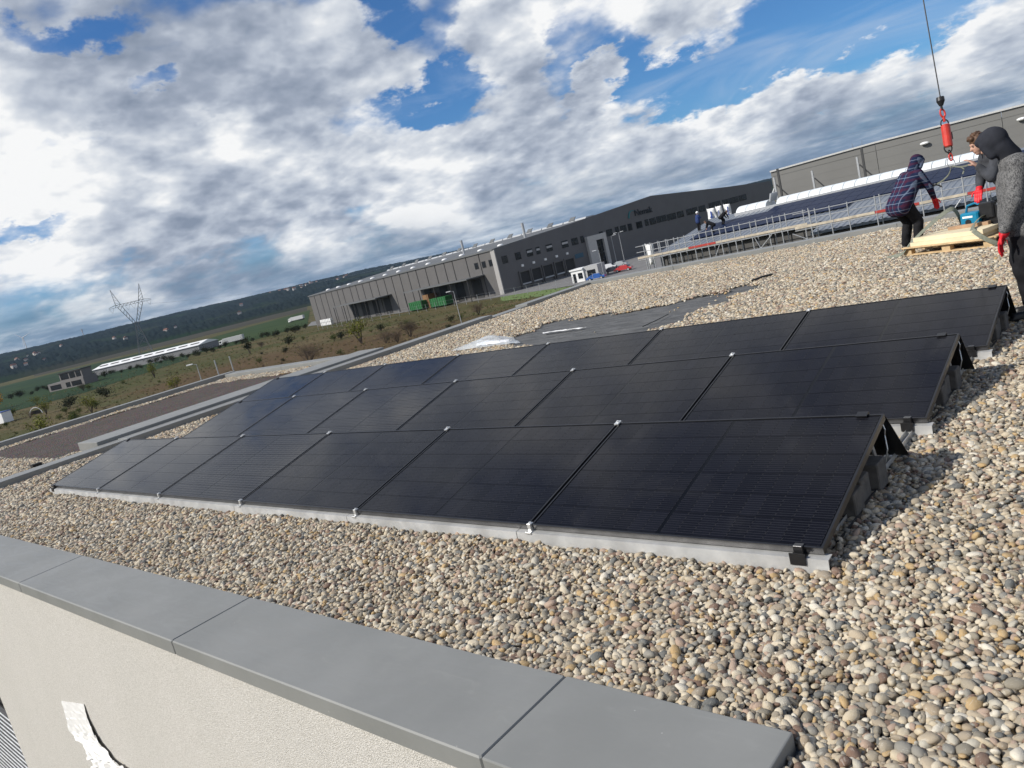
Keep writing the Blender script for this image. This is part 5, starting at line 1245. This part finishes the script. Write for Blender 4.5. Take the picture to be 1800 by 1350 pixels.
# three fitters on the workshop roof
std = dict(head=(.08, 0, 1.62), neck=(.03, 0, 1.47), chest=(0, 0, 1.27), pelvis=(-.03, 0, .93), look=(1, 0, -.3), shl=(.02, .19, 1.40), shr=(.02, -.19, 1.40), ell=(.12, .25, 1.16), elr=(.12, -.25, 1.16), wrl=(.34, .16, 1.18), wrr=(.32, -.16, 1.12),
           hipl=(-.03, .10, .91), hipr=(-.03, -.10, .91), knl=(.0, .12, .5), knr=(.03, -.12, .5), anl=(-.04, .13, .09), anr=(-.06, -.12, .09))
bent = dict(head=(.50, 0, 1.12), neck=(.38, 0, 1.10), chest=(.22, 0, 1.02), pelvis=(-.12, 0, .80), look=(1, 0, -.9), shl=(.32, .19, 1.05), shr=(.32, -.19, 1.05), ell=(.40, .24, .80), elr=(.40, -.24, .80), wrl=(.50, .16, .58), wrr=(.50, -.16, .60),
            hipl=(-.12, .10, .78), hipr=(-.12, -.10, .78), knl=(.06, .12, .45), knr=(.08, -.12, .45), anl=(-.06, .13, .09), anr=(-.06, -.12, .09))
NAVY = pmat('navy_work', (.012, .03, .11), .9)
for lb, (px, py), J, rz, tp, hl in (('person in blue with white helmet standing on the workshop roof', (1232, 414), std, YAW + .4, NAVY, True), ('middle dark-clad person bending over on the workshop roof', (1254, 412), bent, YAW + 2.6, TRB, False), ('right dark-clad person bending over on the workshop roof', (1274, 405), bent, YAW + .2, TRB, False)):
    q = PX(px, py, -1.45); z = ZE + (q.y - YE) * sl_ + .05
    o = person(lb, (q.x, q.y, z), rz, J, tp, TRB, fine=False, hair=None if hl else HAIR)
    if hl: h = Vector(J['head']); MB().ell(h + Vector((-.01, 0, .06)), (.14, .12, .11), 14, 8).tube(h + Vector((0, 0, .045)), h + Vector((.02, 0, .05)), .15, .15, 14).build('helmet', WHITE, o, True)

# ------------------------------------------------------------------ pallet load and crane hook
a, b = PX(1586, 452, 0), PX(1742, 436, 0); ang = rot_between(a, b); Lp = (b - a).length
PW = pmat('pallet_wood', (0.56, 0.40, 0.22), .8, var=.22, vscale=7, bump=.3, bscale=30); PLY = pmat('pale_plywood', (0.74, 0.63, 0.42), .7, var=.10, vscale=3); BRW = pmat('brown_plank', (.36, .23, .14), .8, var=.2, vscale=6)
pal = thing('wooden_pallet', 'wooden pallet lying on the gravel between the workers', 'pallet', (a.x, a.y, .0), ang); Wp = 1.15
for y in (0.05, Wp / 2 - .05, Wp - .15):
    MB().box(0, Lp, y, y + .10, .004, .026).build('bottom_board', PW, pal)
    for x in (0.0, Lp / 2 - .07, Lp - .145): MB().cbox(x, x + .145, y, y + .10, .027, .105, .004).build('block', PW, pal)
    MB().box(.0, Lp, y, y + .1, .106, .127).build('stringer', PW, pal)
for i in range(8): y = i * (Wp - .10) / 7; MB().cbox(.0, Lp, y, y + .10, .128, .150, .003).build('deck_board', PW, pal)
def on_pallet(x, y, z): q = Matrix.Rotation(ang, 3, 'Z') @ Vector((x, y, 0)); return Vector((a.x + q.x, a.y + q.y, z))
o = thing('plywood_sheet', 'pale plywood sheet on the pallet', 'plywood', on_pallet(.16, .03, .152), ang); m = MB(); m.prism([(0, 0), (1.18, 0), (1.08, .95), (.12, .95)], 'z', 0, .062); m.build('lower_sheet', PLY, o); MB().prism([(.04, .03), (1.22, .04), (1.1, .93), (.18, .9)], 'z', .064, .130).build('upper_sheet', PLY, o)
tag(MB().cbox(0, .62, 0, .10, 0, .05, .004).build('brown_plank', BRW), 'short brown plank lying across the plywood on the pallet', 'plank'); bpy.data.objects['brown_plank'].location = on_pallet(.52, .48, .284); bpy.data.objects['brown_plank'].rotation_euler = (0, 0, ang + .15)
BLU = pmat('teal_tool', (0.0, 0.17, 0.30), .45, var=.1)
o = thing('cut_off_saw', 'teal-blue power cutter standing on the pallet', 'power tool', on_pallet(.66, .60, .284), ang)
MB().cbox(0, .30, 0, .24, 0, .22, .02).build('motor_body', BLU, o); MB().path([(.04, .12, .22), (.07, .12, .32), (.2, .12, .35), (.30, .12, .30), (.30, .12, .2)], .018, 8).build('handle', BLU, o); MB().tube((.42, .1, .15), (.42, .13, .15), .17, n=24).build('blade_disc', BLKS, o); MB().cbox(.28, .52, .06, .18, .10, .34, .02).build('blade_guard', BLKS, o); MB().box(.05, .22, -.004, 0, .14, .17).build('name_plate', WHITE, o)
MB().tube((.14, -.008, .07), (.14, .0, .07), .05, n=14).build('vent_cap', BLKS, o)
o = thing('yellow_tray', 'yellow plastic tray behind the blue power cutter', 'tray', on_pallet(1.02, .95, .155), ang + .1); YEL = pmat('yellow_plastic', (.62, .42, .02), .5)
MB().prism([(0, 0), (.48, 0), (.52, .22), (-.04, .22)], 'y', 0, .02).build('front', YEL, o); MB().prism([(0, 0), (.48, 0), (.52, .30), (-.04, .30)], 'y', .3, .32).build('back', YEL, o); MB().box(0, .48, .02, .3, 0, .02).build('floor', YEL, o); MB().box(.46, .50, .02, .3, .02, .26).build('end', YEL, o)
bg = MB(); 
for i in range(9): bg.ell((.09 * i, .06 * math.sin(i * 1.7), .10 + .02 * math.sin(i * 2.3)), (.15, .20, .11), 12, 8)
o = melt(bg, 'black_bag', TRB, None, .02, 4, wrinkle(8, .012, 24)); o.location = on_pallet(1.30, .72, .14); o.rotation_euler = (0, 0, ang - .2); tag(o, 'black bag slumped at the right end of the pallet', 'bag')
STR_ = pmat('grey_green_strap', (.17, .18, .14), .8, var=.2, vscale=20)
def strap(label, pts, w=.06, side=(0, 0, 1)):
    P = [Vector(p) for p in pts]; out = []
    for i in range(len(P) - 1):
        p0, p1, p2, p3 = P[max(i - 1, 0)], P[i], P[i + 1], P[min(i + 2, len(P) - 1)]
        for q in range(8):
            t = q / 8; out.append(.5 * ((2 * p1) + (p2 - p0) * t + (2 * p0 - 5 * p1 + 4 * p2 - p3) * t * t + (3 * p1 - p0 - 3 * p2 + p3) * t ** 3))
    out.append(P[-1]); tag(MB().ribbon(out, w, side).build('lifting_strap', STR_), label, 'strap', 'lifting straps of the pallet')
strap('grey-green strap looped over the left end of the pallet', [on_pallet(-.25, -.05, .02), on_pallet(-.02, .02, .05), on_pallet(.14, .06, .20), on_pallet(.36, .25, .42), on_pallet(.55, .5, .60), on_pallet(.60, .62, .56), on_pallet(.56, .8, .25)], .07, (.3, .6, .7))
strap('grey-green strap hanging over the right half of the plywood', [on_pallet(1.0, .9, .34), on_pallet(1.02, .62, .42), on_pallet(1.00, .45, .34), on_pallet(1.10, .25, .300), on_pallet(1.22, .08, .29), on_pallet(1.42, .0, .17), on_pallet(1.62, .02, .05), on_pallet(1.66, .1, .03)], .07, (.7, -.4, .4))
# crane tackle
hd_ = 12.3; CRED = pmat('crane_red', (0.55, 0.035, 0.02), .4, var=.15, vscale=9); DST = pmat('dark_iron', (.03, .03, .032), .45, .5)
cr = thing('crane_hook', 'crane cable with black ball, red swivel hook and red load cell', 'crane hook', PD(1672, 283, hd_))
base = Vector(cr.location); topb = PD(1653, 178, hd_); hx = Vector((math.cos(YAW), math.sin(YAW), 0))
def CL(px, py): return PD(px, py, hd_) - base
up_ = (CL(1623, 0) - CL(1653, 172)).normalized()
cab = CL(1653, 172); MB().tube(cab, cab + up_ * 9.0, .010, n=6).build('cable', DST, cr)
c0, c1 = CL(1652.5, 171), CL(1654.5, 186); m = MB(); m.tube(c0, c0.lerp(c1, .45), .058, .062, 16); m.tube(c0.lerp(c1, .45), c1, .062, .028, 16); m.tube(c1, CL(1656, 194), .018, n=8); m.build('hook_ball', DST, cr)
def ring(pa, pb, w, r, name, mat):
    A, B = CL(*pa), CL(*pb); ax = (B - A); h = ax.length / 2; ax.normalize(); mid = (A + B) / 2; pts = []
    for i in range(24): t = 2 * math.pi * i / 24; pts.append(mid + ax * math.cos(t) * h + hx * math.sin(t) * w)
    MB().path(pts, r, 8, True).build(name, mat, cr, True)
ring((1655, 192), (1659, 206), .036, .014, 'swivel_ring', CRED); m = MB(); m.tube(CL(1658.5, 204), CL(1660, 214), .022, n=10); m.build('swivel_hook', CRED, cr)
ring((1658.5, 210), (1662.5, 224), .062, .010, 'upper_shackle', DST); ring((1664.5, 252), (1668.5, 268), .062, .010, 'lower_shackle', DST)
m = MB(); q0, q1 = CL(1661.5, 219), CL(1667.2, 258); m.tube(q0, q0.lerp(q1, .03), .055, .066, 20); m.tube(q0.lerp(q1, .03), q0.lerp(q1, .97), .066, .066, 20); m.tube(q0.lerp(q1, .97), q1, .066, .055, 20); o = m.build('load_cell', CRED, cr); MB().obox(q0.lerp(q1, .55) + hx * .068, hx * .008, (q1 - q0) * .16, Vector((0, 0, 1)).cross(hx) * .03).build('display', DST, cr)
ring((1668, 264), (1671, 274), .020, .009, 'chain_link', DST); ring((1670, 270), (1672.5, 282), .026, .012, 'red_link', CRED); ring((1669, 278), (1674, 294), .062, .008, 'master_ring', STEEL)
strap('thin sling running from the hook ring down to the plaid person', [PD(1672, 292, hd_), PD(1668, 306, hd_ + .3), PD(1656, 318, hd_ + .7), PD(1640, 327, hd_ + 1.0)], .025, (0, 0, 1))
strap('thin orange-grey sling pulled right by the brown-haired person', [PD(1674, 292, hd_), PD(1690, 293, hd_ - .8), PD(1706, 289, hd_ - 1.8), PD(1718, 287, 9.75)], .025, (0, 0, 1))
strap('short loose sling end dangling right of the hook', [PD(1686, 293, 11.9), PD(1694, 298, 11.85), PD(1692, 306, 11.8)], .02, (1, 0, 0))

# ------------------------------------------------------------------ air
m = MB(); m.box(-5600, 5600, -5600, 5600, GZ - 40, 150); hz_ = m.build('haze'); hm_ = bpy.data.materials.new('haze_air'); hm_.use_nodes = True; t = hm_.node_tree; t.nodes.clear()
ou = t.nodes.new('ShaderNodeOutputMaterial'); pv_ = t.nodes.new('ShaderNodeVolumePrincipled'); pv_.inputs['Color'].default_value = (.50, .70, 1.0, 1); pv_.inputs['Density'].default_value = 4.0e-5; t.links.new(pv_.outputs[0], ou.inputs[1])
hz_.data.materials.append(hm_); tag(hz_, 'faint blue haze over the land', 'haze', None, 'stuff')
